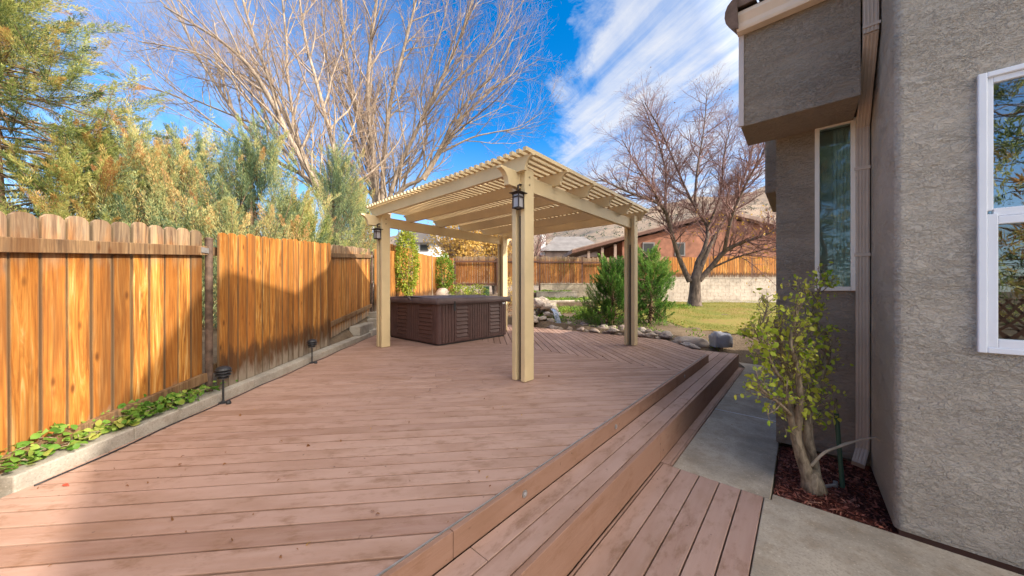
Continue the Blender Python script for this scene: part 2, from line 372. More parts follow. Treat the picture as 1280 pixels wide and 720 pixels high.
M['grass'] = leaf_mat('grass_blade', [(0.12, 0.16, 0.025), (0.24, 0.25, 0.045), (0.33, 0.29, 0.075), (0.36, 0.27, 0.10)], 0.7, 0.35)
M['cover'] = leaf_mat('ground_cover_leaf', [(0.05, 0.12, 0.015), (0.12, 0.24, 0.025), (0.23, 0.34, 0.04), (0.30, 0.34, 0.06)], 2.0, 0.3)
M['dirt'] = ground_mat('dirt', [(0.3, (0.08, 0.055, 0.035)), (0.5, (0.17, 0.125, 0.085)), (0.7, (0.27, 0.20, 0.13))])
M['lawn'] = ground_mat('lawn', [(0.34, (0.09, 0.11, 0.022)), (0.47, (0.18, 0.18, 0.04)), (0.56, (0.25, 0.19, 0.06)), (0.66, (0.19, 0.12, 0.055))], 0.9)
M['mulch'] = ground_mat('mulch', [(0.3, (0.020, 0.008, 0.006)), (0.5, (0.075, 0.024, 0.018)), (0.7, (0.17, 0.06, 0.045))], 12)
M['chip'] = leaf_mat('mulch_chip', [(0.045, 0.014, 0.010), (0.15, 0.042, 0.028), (0.26, 0.08, 0.052), (0.40, 0.20, 0.13)], 9.0, 0.0)
M['hill'] = ground_mat('hill', [(0.34, (0.075, 0.09, 0.085)), (0.45, (0.19, 0.155, 0.125)), (0.56, (0.30, 0.225, 0.165)), (0.66, (0.12, 0.125, 0.11))], 0.03)
M['rock'] = rock_mat('river_rock', [(0.30, 0.25, 0.22), (0.40, 0.30, 0.21), (0.24, 0.17, 0.15), (0.34, 0.32, 0.30)])
M['rockpale'] = rock_mat('pale_rock', [(0.52, 0.46, 0.40), (0.56, 0.44, 0.32), (0.46, 0.38, 0.33), (0.50, 0.47, 0.44)])
M['rockblue'] = rock_mat('blue_rock', [(0.44, 0.45, 0.50)] * 4)
M['redwood'] = simple('red_siding', (0.29, 0.125, 0.075), 0.8, 0.3, 1.2, 0.2)
M['shingle'] = simple('grey_shingle', (0.20, 0.185, 0.18), 0.9, 0.15, 1.0, 0.3)
M['shingleb'] = simple('brown_shingle', (0.30, 0.215, 0.17), 0.9, 0.2, 1.0, 0.3)
M['whitewall'] = simple('white_siding', (0.78, 0.77, 0.75), 0.8, 0.04, 2, 0.1)
M['trim'] = simple('brown_trim', (0.13, 0.065, 0.045), 0.7, 0.1, 4, 0.1)
M['leafdry'] = leaf_mat('dry_leaf', [(0.10, 0.04, 0.02), (0.22, 0.10, 0.04), (0.32, 0.19, 0.09)], 3.0, 0.1)
M['water'] = simple('white_water', (0.42, 0.50, 0.62), 0.15, 0.2, 30, 0.5, 0.6)
M['gbox'] = simple('green_box', (0.05, 0.10, 0.06), 0.5, 0.1, 5, 0.05)

# ------------------------------------------------------------------ ground
def sst(a, b, x):
    t = np.clip((x - a) / (b - a), 0, 1); return t * t * (3 - 2 * t)
def gz(x, y):
    """height of the yard: low beside the house, rising to the back fence and along the left fence"""
    x = np.asarray(x, dtype=float); y = np.asarray(y, dtype=float)
    Xc = CA * x + SA * y; Yc = -SA * x + CA * y
    back = np.clip(0.02 + 0.055 * (Yc - 7.2), -0.1, 0.40)
    # left of the kerb the soil climbs with the fence
    side = (x + 3.10) * -0.675 + (y + 0.48) * -0.738      # metres beyond the kerb face
    left = -0.02 + 0.085 * np.clip(Yc - 1.6, -3, 11) - 0.5 * (1 - sst(0.35, 0.9, side))
    far = sst(7.5, 10.5, Yc)
    z = back
    z = np.where(side > -0.3, np.maximum(left, back * far), z)
    z = z + 0.28 * sst(12.0, 16.5, Yc) * (1 - sst(-1.0, 4.0, Xc))
    # under the deck and walk
    indeck = (side < 0.02) & (y < 7.7) & (x < 0.6)
    z = np.where(indeck, -0.46, z)
    walk = sst(-2.2, -1.0, x) * (1 - sst(7.6, 9.5, y))
    z = z * (1 - walk) + -0.46 * walk
    z = z * (1 - sst(45, 90, np.hypot(x, y))) + 0.4 * sst(45, 90, np.hypot(x, y))
    return z
def gzf(x, y): return float(gz(x, y))
def axis_vals():
    a = [-600, -400, -250, -150, -100, -70, -50, -38, -30, -25]
    a += list(np.arange(-22, 16.01, 0.22)); a += [18, 20, 23, 27, 33, 42, 55, 75, 110, 170, 260, 420, 600]
    return np.array(a, dtype=float)
ax_ = axis_vals(); ay_ = axis_vals() + 4
gx, gy = np.meshgrid(ax_, ay_)
gzv = gz(gx, gy) + 0.012 * np.sin(gx * 5.1 + gy * 2.3) * np.sin(gy * 4.3 - gx)
V = np.stack([gx.ravel(), gy.ravel(), gzv.ravel()], 1)
nx, ny = len(ax_), len(ay_)
ii, jj = np.meshgrid(np.arange(nx - 1), np.arange(ny - 1)); a0 = (jj * nx + ii).ravel()
g_ = np_mesh('ground', V, np.stack([a0, a0 + 1, a0 + nx + 1, a0 + nx], 1), M['dirt'], None, True)
tag(g_, 'bare brown soil around the deck', 'ground', kind='structure')

# lawn sheet behind the deck
lx, ly = np.meshgrid(np.linspace(3.2, 16, 60), np.linspace(6.9, 18.6, 60))      # camera-aligned
wx = CA * lx - SA * ly; wy = SA * lx + CA * ly
lz = gz(wx, wy) + 0.02 + 0.015 * np.sin(wx * 2.2) * np.cos(wy * 1.7)
keep = []
for j in range(59):
    for i in range(59):
        X_, Y_ = lx[j, i], ly[j, i]
        edge = 6.95 + 0.28 * (7.5 - X_) * (X_ < 7.5) + 0.25 * math.sin(X_ * 3) + (2.0 if X_ < 4.3 else 0)
        if Y_ > edge and wy[j, i] > 8.6 + 0.2 * math.sin(wx[j, i] * 4): keep.append((j * 60 + i, j * 60 + i + 1, (j + 1) * 60 + i + 1, (j + 1) * 60 + i))
lo = np_mesh('lawn', np.stack([wx.ravel(), wy.ravel(), lz.ravel()], 1), np.array(keep), M['lawn'], None, True)
tag(lo, 'patchy yellow green lawn behind the deck', 'lawn', kind='structure')
# grass blades
n = 52000
idx = rng.integers(0, len(keep), n); q = np.array(keep)[idx]
pts = np.stack([wx.ravel(), wy.ravel(), lz.ravel()], 1)
t1 = rng.random((n, 1)); t2 = rng.random((n, 1))
c = pts[q[:, 0]] * (1 - t1) * (1 - t2) + pts[q[:, 1]] * t1 * (1 - t2) + pts[q[:, 2]] * t1 * t2 + pts[q[:, 3]] * (1 - t1) * t2
patch = np.array([mnoise.noise(Vector((p[0] * 0.9, p[1] * 0.9, 3.0))) for p in c])
c = c[patch > -0.22 + 0.3 * (rng.random(n) - 0.5)]
d = rng.normal(size=(len(c), 3)) * 0.45; d[:, 2] = 1
Vb, Fb = blades(c, d, rng.uniform(0.025, 0.06, len(c)), 0.010)
tag(np_mesh('grass', Vb, Fb, M['grass'], None), 'short yellowing grass blades on the lawn', 'grass', kind='stuff')

# ------------------------------------------------------------------ deck
def clip_poly(poly, nx_, ny_, d):   # keep n.p <= d
    out = []
    for i in range(len(poly)):
        p, q = poly[i], poly[(i + 1) % len(poly)]
        a = p[0] * nx_ + p[1] * ny_ - d; b = q[0] * nx_ + q[1] * ny_ - d
        if a <= 0: out.append(p)
        if (a < 0 < b) or (b < 0 < a):
            t = a / (a - b); out.append((p[0] + (q[0] - p[0]) * t, p[1] + (q[1] - p[1]) * t))
    return out
def boards(mb, poly, dirv, pitch, gap, z0, z1, joint=0, off=0.0):
    dx, dy = dirv; l = math.hypot(dx, dy); dx, dy = dx / l, dy / l; px_, py_ = -dy, dx
    ds = [p[0] * px_ + p[1] * py_ for p in poly]
    k0 = math.floor((min(ds) - off) / pitch); k1 = math.ceil((max(ds) - off) / pitch)
    for k in range(k0, k1):
        a = off + k * pitch; b = a + pitch - gap
        s = clip_poly(clip_poly(poly, -px_, -py_, -a), px_, py_, b)
        if len(s) < 3: continue
        ts = [p[0] * dx + p[1] * dy for p in s]; cuts = [min(ts) - 1, max(ts) + 1]
        if joint and max(ts) - min(ts) > joint:
            cuts = [min(ts) - 1] + sorted(min(ts) + (0.25 + 0.5 * random.random()) * joint + joint * i * 0.9 for i in range(int((max(ts) - min(ts)) / joint))) + [max(ts) + 1]
        for c0, c1 in zip(cuts[:-1], cuts[1:]):
            s2 = clip_poly(clip_poly(s, -dx, -dy, -(c0 + 0.0015)), dx, dy, c1 - 0.0015)
            if len(s2) < 3: continue
            area = sum(s2[i][0] * s2[(i + 1) % len(s2)][1] - s2[(i + 1) % len(s2)][0] * s2[i][1] for i in range(len(s2)))
            if abs(area) < 0.0008: continue
            dz = random.uniform(-0.0008, 0.0008)
            mb.prism(s2 if area > 0 else s2[::-1], z0 + dz, z1 + dz)
RX = -1.165                                    # deck edge
SX = -0.885                                    # step edge
SEAM = 4.735
kd = Vector((-0.738, 0.675)); kn_ = Vector((-0.675, -0.738))     # kerb direction and outward normal
k0 = Vector((-3.10, -0.48))
def kp(t, off=0.0): p = k0 + kd * t + kn_ * off; return (p.x, p.y)
deck = thing('raised_deck', 'raised mauve brown board deck with a long step down to the walkway', 'deck', (-3.0, 3.0, 0))
mb = MB()
near = [(RX - 0.032, -1.6), (RX - 0.032, SEAM - 0.003), (kp(6.2)[0], SEAM - 0.003), kp(6.1, 0.01), kp(-1.9, 0.01)]
boards(mb, near, (0.670, 0.742), 0.122, 0.0115, -0.03, 0.0, joint=4.2, off=0.03)
mb.build('deck_boards', M['deck1'], deck, bevel=0.0025)
mb = MB()
far_ = [(RX - 0.032, SEAM + 0.003), (RX - 0.032, 6.24), (-2.18, 7.46), (-8.2, 7.55), (-9.2, 5.6), kp(6.2, 0.01)]
far_ = [p for p in far_]
far_[-1] = (kp(6.2, 0.01)[0], SEAM + 0.003)
boards(mb, far_, (0.720, -0.694), 0.122, 0.0115, -0.03, 0.0, joint=3.6, off=0.05)
mb.build('deck_boards', M['deck2'], deck, bevel=0.0025)
mb = MB().prism([(RX - 0.06, -1.5), (RX - 0.06, 6.1), (-2.25, 7.30), (-8.1, 7.36), kp(6.3, -0.05), kp(-1.8, -0.05)][::1], -0.24, -0.11)
mb.build('deck_frame', M['trim'], deck)
mb = MB()
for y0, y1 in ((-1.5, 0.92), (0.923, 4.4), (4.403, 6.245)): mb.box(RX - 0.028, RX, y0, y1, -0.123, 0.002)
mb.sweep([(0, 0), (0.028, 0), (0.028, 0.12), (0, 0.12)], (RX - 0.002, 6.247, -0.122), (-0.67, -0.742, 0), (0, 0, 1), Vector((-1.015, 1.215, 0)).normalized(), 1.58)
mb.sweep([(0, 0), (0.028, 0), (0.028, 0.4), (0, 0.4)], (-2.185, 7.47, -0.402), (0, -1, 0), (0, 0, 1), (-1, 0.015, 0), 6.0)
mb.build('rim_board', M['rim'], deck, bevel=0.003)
mb = MB(); mb.box(RX - 0.0335, RX - 0.0285, -1.5, 6.2, -0.03, 0.007)
mb.build('edge_strip', M['steel'], deck)
step = MB()
tread = [(RX + 0.003, -1.5), (SX - 0.030, -1.5), (SX - 0.030, 7.34), (RX + 0.003, 7.34)]
boards(step, tread, (0, 1), 0.1225, 0.007, -0.15, -0.12, joint=3.4, off=RX + 0.003)
st_o = step.build('step_tread', M['deckv'], deck, bevel=0.0025)
mb = MB()
wedge = [(RX, 6.26), (RX, 7.34), (-2.06, 7.40)]
boards(mb, wedge, (0, 1), 0.1225, 0.007, -0.15, -0.12, off=RX)
mb.build('step_tread', M['deckv'], deck, bevel=0.0025)
mb = MB()
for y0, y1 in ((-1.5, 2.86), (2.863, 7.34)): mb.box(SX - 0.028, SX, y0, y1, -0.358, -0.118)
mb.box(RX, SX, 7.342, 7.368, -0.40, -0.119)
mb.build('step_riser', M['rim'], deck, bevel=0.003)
for yy in (1.42, 2.62, 4.75):
    lm = MB()
    lm.sweep([(0.020 * math.cos(2 * PI * k / 18), 0.020 * math.sin(2 * PI * k / 18)) for k in range(18)], (RX + 0.0005, yy, -0.062), (0, 1, 0), (0, 0, 1), (1, 0, 0), 0.005)
    so = lm.build('step_light', M['steel'], deck)
    lm = MB().sweep([(0.009 * math.cos(2 * PI * k / 14), 0.009 * math.sin(2 * PI * k / 14)) for k in range(14)], (RX + 0.0056, yy, -0.062), (0, 1, 0), (0, 0, 1), (1, 0, 0), 0.003)
    lo_ = lm.build('lens', M['frost'], so)

low = thing('lower_deck', 'low landing of pinkish boards beside the step in the foreground', 'deck', (-0.5, 1, -0.36))
mb = MB()
boards(mb, [(SX + 0.003, -1.6), (-0.205, -1.6), (-0.205, 2.865), (SX + 0.003, 2.865)], (0, 1), 0.1335, 0.008, -0.40, -0.36, joint=0, off=-0.205 - 0.1335 * 6 + 0.006)
mb.build('landing_boards', M['deckv'], low, bevel=0.0025)
mb = MB()
boards(mb, [(SX + 0.004, 2.87), (SX + 0.085, 2.87), (SX + 0.085, 7.3), (SX + 0.004, 7.3)], (0, 1), 0.1, 0.004, -0.40, -0.352, joint=1.6, off=SX + 0.002)
mb.build('edge_board', M['deckv'], low, bevel=0.002)

# walkway slabs
def slab(poly, name='walkway'):
    return MB().prism(poly, -0.47, -0.362)
for poly in ([(SX + 0.09, 2.872), (-0.165, 2.872), (-0.165, 4.598), (SX + 0.09, 4.598)],
             [(SX + 0.09, 4.604), (-0.165, 4.604), (-0.165, 7.85), (-0.95, 7.85), (SX + 0.09, 7.4)],
             [(-0.199, -1.6), (6.0, -1.6), (6.0, 2.955), (-0.159, 2.955), (-0.159, 2.868), (-0.199, 2.868)]):
    o = slab(poly).build('walkway', M['conc'], None, bevel=0.006)
    tag(o, 'grey stained concrete walkway slab', 'walkway', kind='structure')
tag(MB().box(SX + 0.09, -0.166, 4.5985, 4.6035, -0.45, -0.3615).build('walkway_joint', M['vinyl'], None), 'pale joint line across the concrete walkway', 'joint', kind='structure')
# mulch bed
mbx, mby = np.meshgrid(np.linspace(-0.155, 0.50, 46), np.linspace(2.962, 4.0, 60))
mz = -0.385 + 0.035 * np.sin((mbx + 0.155) / 0.65 * PI) * np.sin((mby - 2.96) / 1.04 * PI) ** 0.5
for i in range(mz.shape[0]):
    for j in range(mz.shape[1]): mz[i, j] += 0.012 * mnoise.noise(Vector((mbx[i, j] * 14, mby[i, j] * 14, 0)))
a0 = (np.arange(59)[:, None] * 46 + np.arange(45)[None, :]).ravel()
bed = np_mesh('mulch_bed', np.stack([mbx.ravel(), mby.ravel(), mz.ravel()], 1), np.stack([a0, a0 + 1, a0 + 47, a0 + 46], 1), M['mulch'], None, True)
tag(bed, 'dark red bark mulch bed in the corner of the house', 'mulch', kind='structure')
n = 2600
cx = rng.uniform(-0.15, 0.40, n); cy = rng.uniform(2.965, 3.95, n)
cz = -0.378 + 0.035 * np.sin((cx + 0.155) / 0.65 * PI) * np.sin((cy - 2.96) / 1.04 * PI) ** 0.5
d = rng.normal(size=(n, 3)); d[:, 2] *= 0.22
Vb, Fb = blades(np.stack([cx, cy, cz], 1), d, rng.uniform(0.015, 0.05, n), rng.uniform(0.004, 0.012, n))
tag(np_mesh('mulch_chips', Vb, Fb, M['chip'], None), 'loose red bark chips covering the corner bed', 'mulch', kind='stuff')

# ------------------------------------------------------------------ kerb and blocks
kb = thing('concrete_kerb', 'pale concrete kerb running between the deck and the left fence', 'kerb', (*kp(2), 0))
t = 0.045; segs = [0.0, 0.62, 1.9, 3.4, 4.9, 5.9]
mb = MB()
for a, b in zip(segs[:-1], segs[1:]):
    hj = random.uniform(-0.004, 0.004)
    mb.prism([kp(a + t + 0.002, 0.0), kp(a + t + 0.002, 0.17), kp(b + t - 0.002, 0.17), kp(b + t - 0.002, 0.0)][::-1], -0.25, 0.088 + hj)
ko = mb.build('kerb_stones', M['curb'], kb, bevel=0.008)
mb = MB(); mb.prism([kp(5.95, -0.02), kp(5.95, 0.16), kp(7.6, 0.22), kp(7.6, -0.10)][::-1], -0.25, 0.13)
mb.build('kerb_stones', M['curb'], kb, bevel=0.01)
for i, (t0, o0, z0, sx, sz, lab) in enumerate(((5.35, 0.14, 0.09, 0.95, 0.20, 'longest grey concrete block lying on the kerb beside the fence'),
                                          (6.55, 0.16, 0.13, 0.75, 0.22, 'grey concrete block behind the hot tub corner post, lower of two'),
                                          (6.75, 0.22, 0.352, 0.62, 0.15, 'small grey concrete block stacked on top of another block'))):
    mb = MB(); c = kp(t0 + sx / 2, o0 + 0.02)
    mb.obox((c[0], c[1], z0 + sz / 2), (kd.x, kd.y, 0), (kn_.x, kn_.y, 0), (0, 0, 1), sx, 0.22, sz)
    tag(mb.build('concrete_block', M['curb'], None, bevel=0.012), lab, 'block')

# ------------------------------------------------------------------ fences
def picket_panel(mb, p0, p1, z_bot0, z_bot1, hgt0, hgt1, thick, outn, bw=0.137, ears=True, back=0.0, jit=0.012):
    """dog-eared boards from p0 to p1 (plan), each its own island, height attribute 0..1"""
    p0 = Vector(p0); p1 = Vector(p1); Ln = (p1 - p0).length; d = (p1 - p0) / Ln; n_ = max(1, round(Ln / bw)); w = Ln / n_
    o = Vector(outn)
    for k in range(n_):
        f = (k + 0.5) / n_; zb = z_bot0 + (z_bot1 - z_bot0) * f; zt = zb + hgt0 + (hgt1 - hgt0) * f + random.uniform(-jit, jit)
        c = p0 + d * (w * (k + 0.5)) + o * (back + random.uniform(0, 0.006)); hw = w / 2 - random.uniform(0.004, 0.0075); tilt = random.uniform(-0.004, 0.004)
        if ears:
            e = 0.036; prof = [(-hw, zb), (hw, zb), (hw, zt - e * 1.5), (hw * 0.93, zt - e * 0.75), (hw - e * 0.75, zt - e * 0.15), (hw - e * 1.4, zt), (-hw + e * 1.4, zt), (-hw + e * 0.75, zt - e * 0.15), (-hw * 0.93, zt - e * 0.75), (-hw, zt - e * 1.5)]
        else: prof = [(-hw, zb), (hw, zb), (hw, zt), (-hw, zt)]
        m_ = len(prof); v = []; at = []; be = []
        for s in (0, thick):
            for a, z in prof:
                q = c + d * (a + tilt * (z - zb)) + o * s; v.append((q.x, q.y, z)); at.append((z - zb) / (zt - zb)); be.append(a / hw)
        fc = [tuple(range(m_ - 1, -1, -1)), tuple(range(m_, 2 * m_))] + [(i, (i + 1) % m_, m_ + (i + 1) % m_, m_ + i) for i in range(m_)]
        mb.add(v, fc, at, be)
fd = Vector((-0.755, 0.656)); fn = Vector((0.656, 0.755))        # along the fence; towards the deck
f0 = Vector((-4.31, 0.45))
def fp(s, off=0.0): p = f0 + fd * s + fn * off; return (p.x, p.y)
def fYc(s): p = fp(s); return cam_xy(*p)[1]
def fbot(s): return 0.09 + 0.078 * (fYc(s) - 3.2)
def ftop(s): return 1.655 + 0.0915 * (fYc(s) - 3.2)
lf = thing('left_fence', 'sunlit orange stained picket fence along the left side of the deck', 'fence', (*fp(2), 0.1))
lf.name = 'wooden_fence'; LOC[lf.name] = Vector((*fp(2), 0.1))
def rail(mb, a, b, z0, z1, hgt, thk, off):
    pa = Vector((*fp(a, off), z0)); pb = Vector((*fp(b, off), z1)); dd = (pb - pa)
    mb.obox((pa + pb) / 2, dd.normalized(), (fn.x, fn.y, 0), dd.normalized().cross(Vector((fn.x, fn.y, 0))), dd.length, thk, hgt)
secs = [(-5.1, -2.6, 'g', -0.31, -0.11, -0.165, 0.035), (-2.6, 0, 'g', -0.11, 0.09, 0.035, 0.235), (0, 2.72, 'f', 0.085, 0.10, 0.3, 0.42), (2.72, 5.4, 'g', 0.16, 0.42, 0.43, 0.665), (5.4, 8.1, 'f', 0.42, 0.62, 0.7, 0.9)]
for a, b, kind, b0, b1, r0_, r1_ in secs:
    mb = MB(); back = 0.02 if kind == 'f' else -0.075
    picket_panel(mb, fp(a + 0.03), fp(b - 0.03), b0, b1, ftop(a) - b0, ftop(b) - b1, 0.018, fn, back=back)
    mb.build('picket_panel', M['fence'] if kind == 'f' else M['fence_g'], lf, attr=True)
    for za, zb2 in ((r0_, r1_), (ftop(a) - 0.20, ftop(b) - 0.20)):
        mb = MB(); rail(mb, a + 0.03, b - 0.03, za, zb2, 0.085, 0.04, -0.030)
        mb.build('fence_rail', M['rail'], lf, attr=True, bevel=0.004)
for s in (-2.6, 0, 2.72, 5.4, 8.1):
    p = fp(s, -0.02); mb = MB(); mb.lathe((p[0], p[1], 0), [(0.03, -0.1), (0.03, ftop(s) - 0.09), (0.033, ftop(s) - 0.088), (0.033, ftop(s) - 0.075), (0.018, ftop(s) - 0.068)], 14)
    po = mb.build('fence_post', M['rust'], lf, smooth=False)
    mb = MB(); c = fp(s - 0.07, -0.004); mb.obox((c[0], c[1], ftop(s) - 0.2), (fd.x, fd.y, 0), (fn.x, fn.y, 0), (0, 0, 1), 0.085, 0.008, 0.05)
    mb.build('bracket', M['steel'], po)
# the left fence bends behind the hot tub
bend = [C(-4.12, 11.0), C(-3.95, 12.9), C(-3.72, 15.2), C(-3.35, 18.7)]
bf = thing('wooden_fence', 'short ivy covered fence run beyond the hot tub climbing to the back corner', 'fence', tuple(bend[0]))
for (a, b), (t0, t1) in zip(zip(bend[:-1], bend[1:]), ((2.62, 2.68), (2.58, 2.62), (2.62, 2.86))):
    d_ = (b - a).normalized(); nn = Vector((d_.y, -d_.x, 0))
    mb = MB(); za = gzf(a.x, a.y) + 0.02; zb = gzf(b.x, b.y) + 0.02
    picket_panel(mb, (a.x, a.y), (b.x, b.y), za, zb, t0 - za, t1 - zb, 0.02, (nn.x, nn.y), back=0)
    mb.build('picket_panel', M['fence'], bf, attr=True)
    mb = MB(); mb.lathe((b.x, b.y, 0), [(0.045, 0), (0.045, t1 + 0.04)], 10); mb.build('fence_post', M['rail'], bf)
# back fence
YB = 19.0
bk = thing('wooden_fence', 'reddish picket fence closing the far end of the yard', 'fence', tuple(C(3, YB, 1.3)))
edges = np.arange(-3.3, 21.5, 2.45)
for i, (a, b) in enumerate(zip(edges[:-1], edges[1:])):
    right = a > 8.0
    pa, pb = C(a + 0.03, YB), C(b - 0.03, YB); nn = C(0, -1)
    tp = 2.98 + random.uniform(-0.04, 0.04); bt = 1.30 if not right else 1.76
    mb = MB(); picket_panel(mb, (pa.x, pa.y), (pb.x, pb.y), bt, bt, tp - bt, tp - bt, 0.02, (nn.x, nn.y), back=(0.05 if (right or i % 3) else -0.06), jit=0.045)
    mb.build('picket_panel', M['fence_b'] if not right else M['fence'], bk, attr=True)
    pm = (pa + pb) / 2
    for zr in (tp - 0.32, bt + 0.1):
        mb = MB(); dxv = (pb - pa).normalized(); pq = pm + Vector((nn.x, nn.y, 0)) * (0.09 if zr > 2 and not right else 0.0); mb.obox((pq.x, pq.y, zr), dxv, (nn.x, nn.y, 0), (0, 0, 1), (pb - pa).length, 0.04, 0.09)
        mb.build('fence_rail', M['trim'], bk)
    pc = C(a, YB); mb = MB(); mb.obox((pc.x, pc.y, 1.9), (CA, SA, 0), (-SA, CA, 0), (0, 0, 1), 0.10, 0.14, 2.0 if not right else 1.9)
    mb.build('fence_post', M['trim'], bk, attr=True)

ss_ = np.linspace(-5.0, 8.0, 80); oo = [0.172, 0.26, 0.42, 0.8, 1.3]; V_ = []
for s_ in ss_:
    for k_, o_ in enumerate(oo):
        tt_ = s_ + 1.52; p = kp(tt_, o_); sb_ = s_; zf = float(np.interp(sb_, [-5, -2.6, 0, 2.72, 2.9, 5.4, 8.1], [-0.30, -0.1, 0.075, 0.075, 0.17, 0.40, 0.60]))
        V_.append((p[0], p[1], (0.078 if k_ == 0 else (0.078 + (max(zf, 0.07) - 0.078) * (0.7 if k_ == 1 else 1.0)) + 0.012 * mnoise.noise(Vector((p[0] * 6, p[1] * 6, 1)))) - (0.3 if k_ == 4 else 0)))
a0 = (np.arange(79)[:, None] * 5 + np.arange(4)[None, :]).ravel()
tag(np_mesh('soil_bank', np.array(V_), np.stack([a0, a0 + 1, a0 + 6, a0 + 5], 1), M['dirt'], None, True), 'strip of bare soil between the kerb and the left fence', 'soil', kind='structure')

# ------------------------------------------------------------------ retaining walls
def cwall(name, X0, X1, Y, z0, z1, th, m, lab, blocks=True, Y2=None):
    Y2 = Y if Y2 is None else Y2
    a, b = C(X0, Y), C(X1, Y2); d_ = (b - a).normalized(); nn = Vector((-d_.y, d_.x, 0)); Ln = (b - a).length
    t = thing(name, lab, 'wall', tuple((a + b) / 2)); mb = MB()
    rows = max(1, round((z1 - z0) / 0.2)); hh = (z1 - z0) / rows
    for r_ in range(rows):
        k = max(1, round(Ln / 0.42)); w = Ln / k
        for i in range(-1, k):
            s0 = (i + (0.5 if r_ % 2 else 0)) * w; s1 = s0 + w; s0 = max(0, s0); s1 = min(Ln, s1)
            if s1 - s0 < 0.02: continue
            c = a + d_ * (s0 + s1) / 2 + nn * random.uniform(-0.003, 0.003)
            mb.obox((c.x, c.y, z0 + hh * (r_ + 0.5)), d_, nn, (0, 0, 1), s1 - s0 - 0.008, th, hh - 0.006)
    mb.build('block_courses', m, t, bevel=0.006)
    mb = MB(); c = (a + b) / 2; mb.obox((c.x, c.y, (z0 + z1) / 2), d_, nn, (0, 0, 1), Ln - 0.02, th - 0.03, z1 - z0 - 0.02); mb.build('mortar', m, t)
    mb = MB(); mb.obox((c.x, c.y, z1 + 0.028), d_, nn, (0, 0, 1), Ln, th + 0.04, 0.05); mb.build('wall_cap', m, t, bevel=0.01)
    return t
cwall('block_wall', 8.3, 21.0, 18.7, 0.30, 1.70, 0.2, M['wallc'], 'long pale block retaining wall below the back fence at right')
cwall('retaining_wall', 0.9, 3.35, 12.7, 0.30, 0.60, 0.22, M['wallc'], 'low pale terrace wall nearest the waterfall, below green ground cover', Y2=13.6)
cwall('retaining_wall', 1.2, 3.2, 16.2, 0.55, 0.93, 0.22, M['wallc'], 'low pale terrace wall further up the slope behind green ground cover')
cwall('retaining_wall', 1.6, 5.9, 18.6, 0.5, 1.38, 0.25, M['conc'], 'grey concrete wall under the middle of the back fence')
# pale path in front of the block wall
pp = MB(); a = [C(8.2, 17.0), C(22, 16.2), C(22, 18.5), C(8.2, 18.5)]
pp.prism([(p.x, p.y) for p in a], 0.30, 0.445); tag(pp.build('path', M['curb'], None), 'pale concrete path below the block wall', 'path', kind='structure')

# ------------------------------------------------------------------ pergola
UP = Vector((0, 1, 0)); VP = Vector((-1, 0, 0))
posts = {'f': (-2.54, 2.98), 'r': (-2.54, 6.28), 'l': (-5.92, 3.10), 'b': (-5.92, 6.28)}
posts = {'f': (-2.50, 3.02), 'r': (-2.50, 6.32), 'l': (-5.93, 3.03), 'b': (-5.93, 6.32)}
pg = thing('pergola', 'tan painted pergola with a slatted roof standing over the deck', 'pergola', (-4.2, 4.6, 0))
for k, (x, y) in posts.items():
    mb = MB()
    mb.box(x + 0.036, x + 0.100, y - 0.085, y + 0.085, 0.006, 2.50); mb.box(x - 0.100, x - 0.036, y - 0.085, y + 0.085, 0.006, 2.50)
    po = mb.build('post', M['tan'], pg, bevel=0.006)
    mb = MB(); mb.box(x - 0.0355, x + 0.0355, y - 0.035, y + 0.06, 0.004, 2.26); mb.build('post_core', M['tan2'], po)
    mb = MB(); mb.tube([(x, y - 0.046, 0.02), (x, y - 0.046, 1.95)], 0.010, 8); mb.build('conduit', M['bronze'], po)
for k, (x, y) in posts.items():
    for zz in (2.31, 2.40):
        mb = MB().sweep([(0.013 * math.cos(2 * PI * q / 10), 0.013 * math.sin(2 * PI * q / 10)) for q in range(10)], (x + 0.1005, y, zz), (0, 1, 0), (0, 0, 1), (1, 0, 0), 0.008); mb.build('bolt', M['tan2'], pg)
def scallop(Ln, hgt, cut=0.10):
    """side outline of a beam: curved cut at both ends"""
    pr = []
    for k in range(9):
        a = k / 8; pr.append((cut * (0.5 - 0.5 * math.cos(a * PI)) * 1.0, hgt - hgt * a * 0.98 if k else hgt))
    pr = [(0, hgt), (0, hgt * 0.86)] + [(cut * math.sin(a * PI / 2) ** 1.0 * 1.0, hgt * 0.86 - hgt * 0.86 * (1 - math.cos(a * PI / 2))) for a in (0.2, 0.4, 0.6, 0.8, 1.0)]
    right = [(Ln - a, b) for a, b in pr[::-1]]
    return pr + right
for xx in (-2.50, -5.93):
    ov = 0.42; y0 = 3.02 - ov; Lb = 6.28 + 0.36 - y0
    mb = MB().sweep(scallop(Lb, 0.185, 0.13), (xx - 0.034, y0, 2.262), UP, (0, 0, 1), (1, 0, 0), 0.068)
    mb.build('beam', M['tan'], pg, bevel=0.004)
ys = np.linspace(2.88, 6.46, 6)
for y in ys:
    x0 = -2.50 + 0.27; Lr = 0.27 + 3.43 + 0.22
    mb = MB().sweep(scallop(Lr, 0.165, 0.11), (x0, y - 0.022, 2.43), VP, (0, 0, 1), (0, 1, 0), 0.044)
    mb.build('rafter', M['tan'], pg, bevel=0.004)
mb = MB(); xs = np.arange(-2.27, -6.12, -0.1)
for x in xs: mb.box(x - 0.024, x + 0.024, ys[0] - 0.11, ys[-1] + 0.12, 2.597, 2.642)
mb.build('slats', M['tan'], pg)
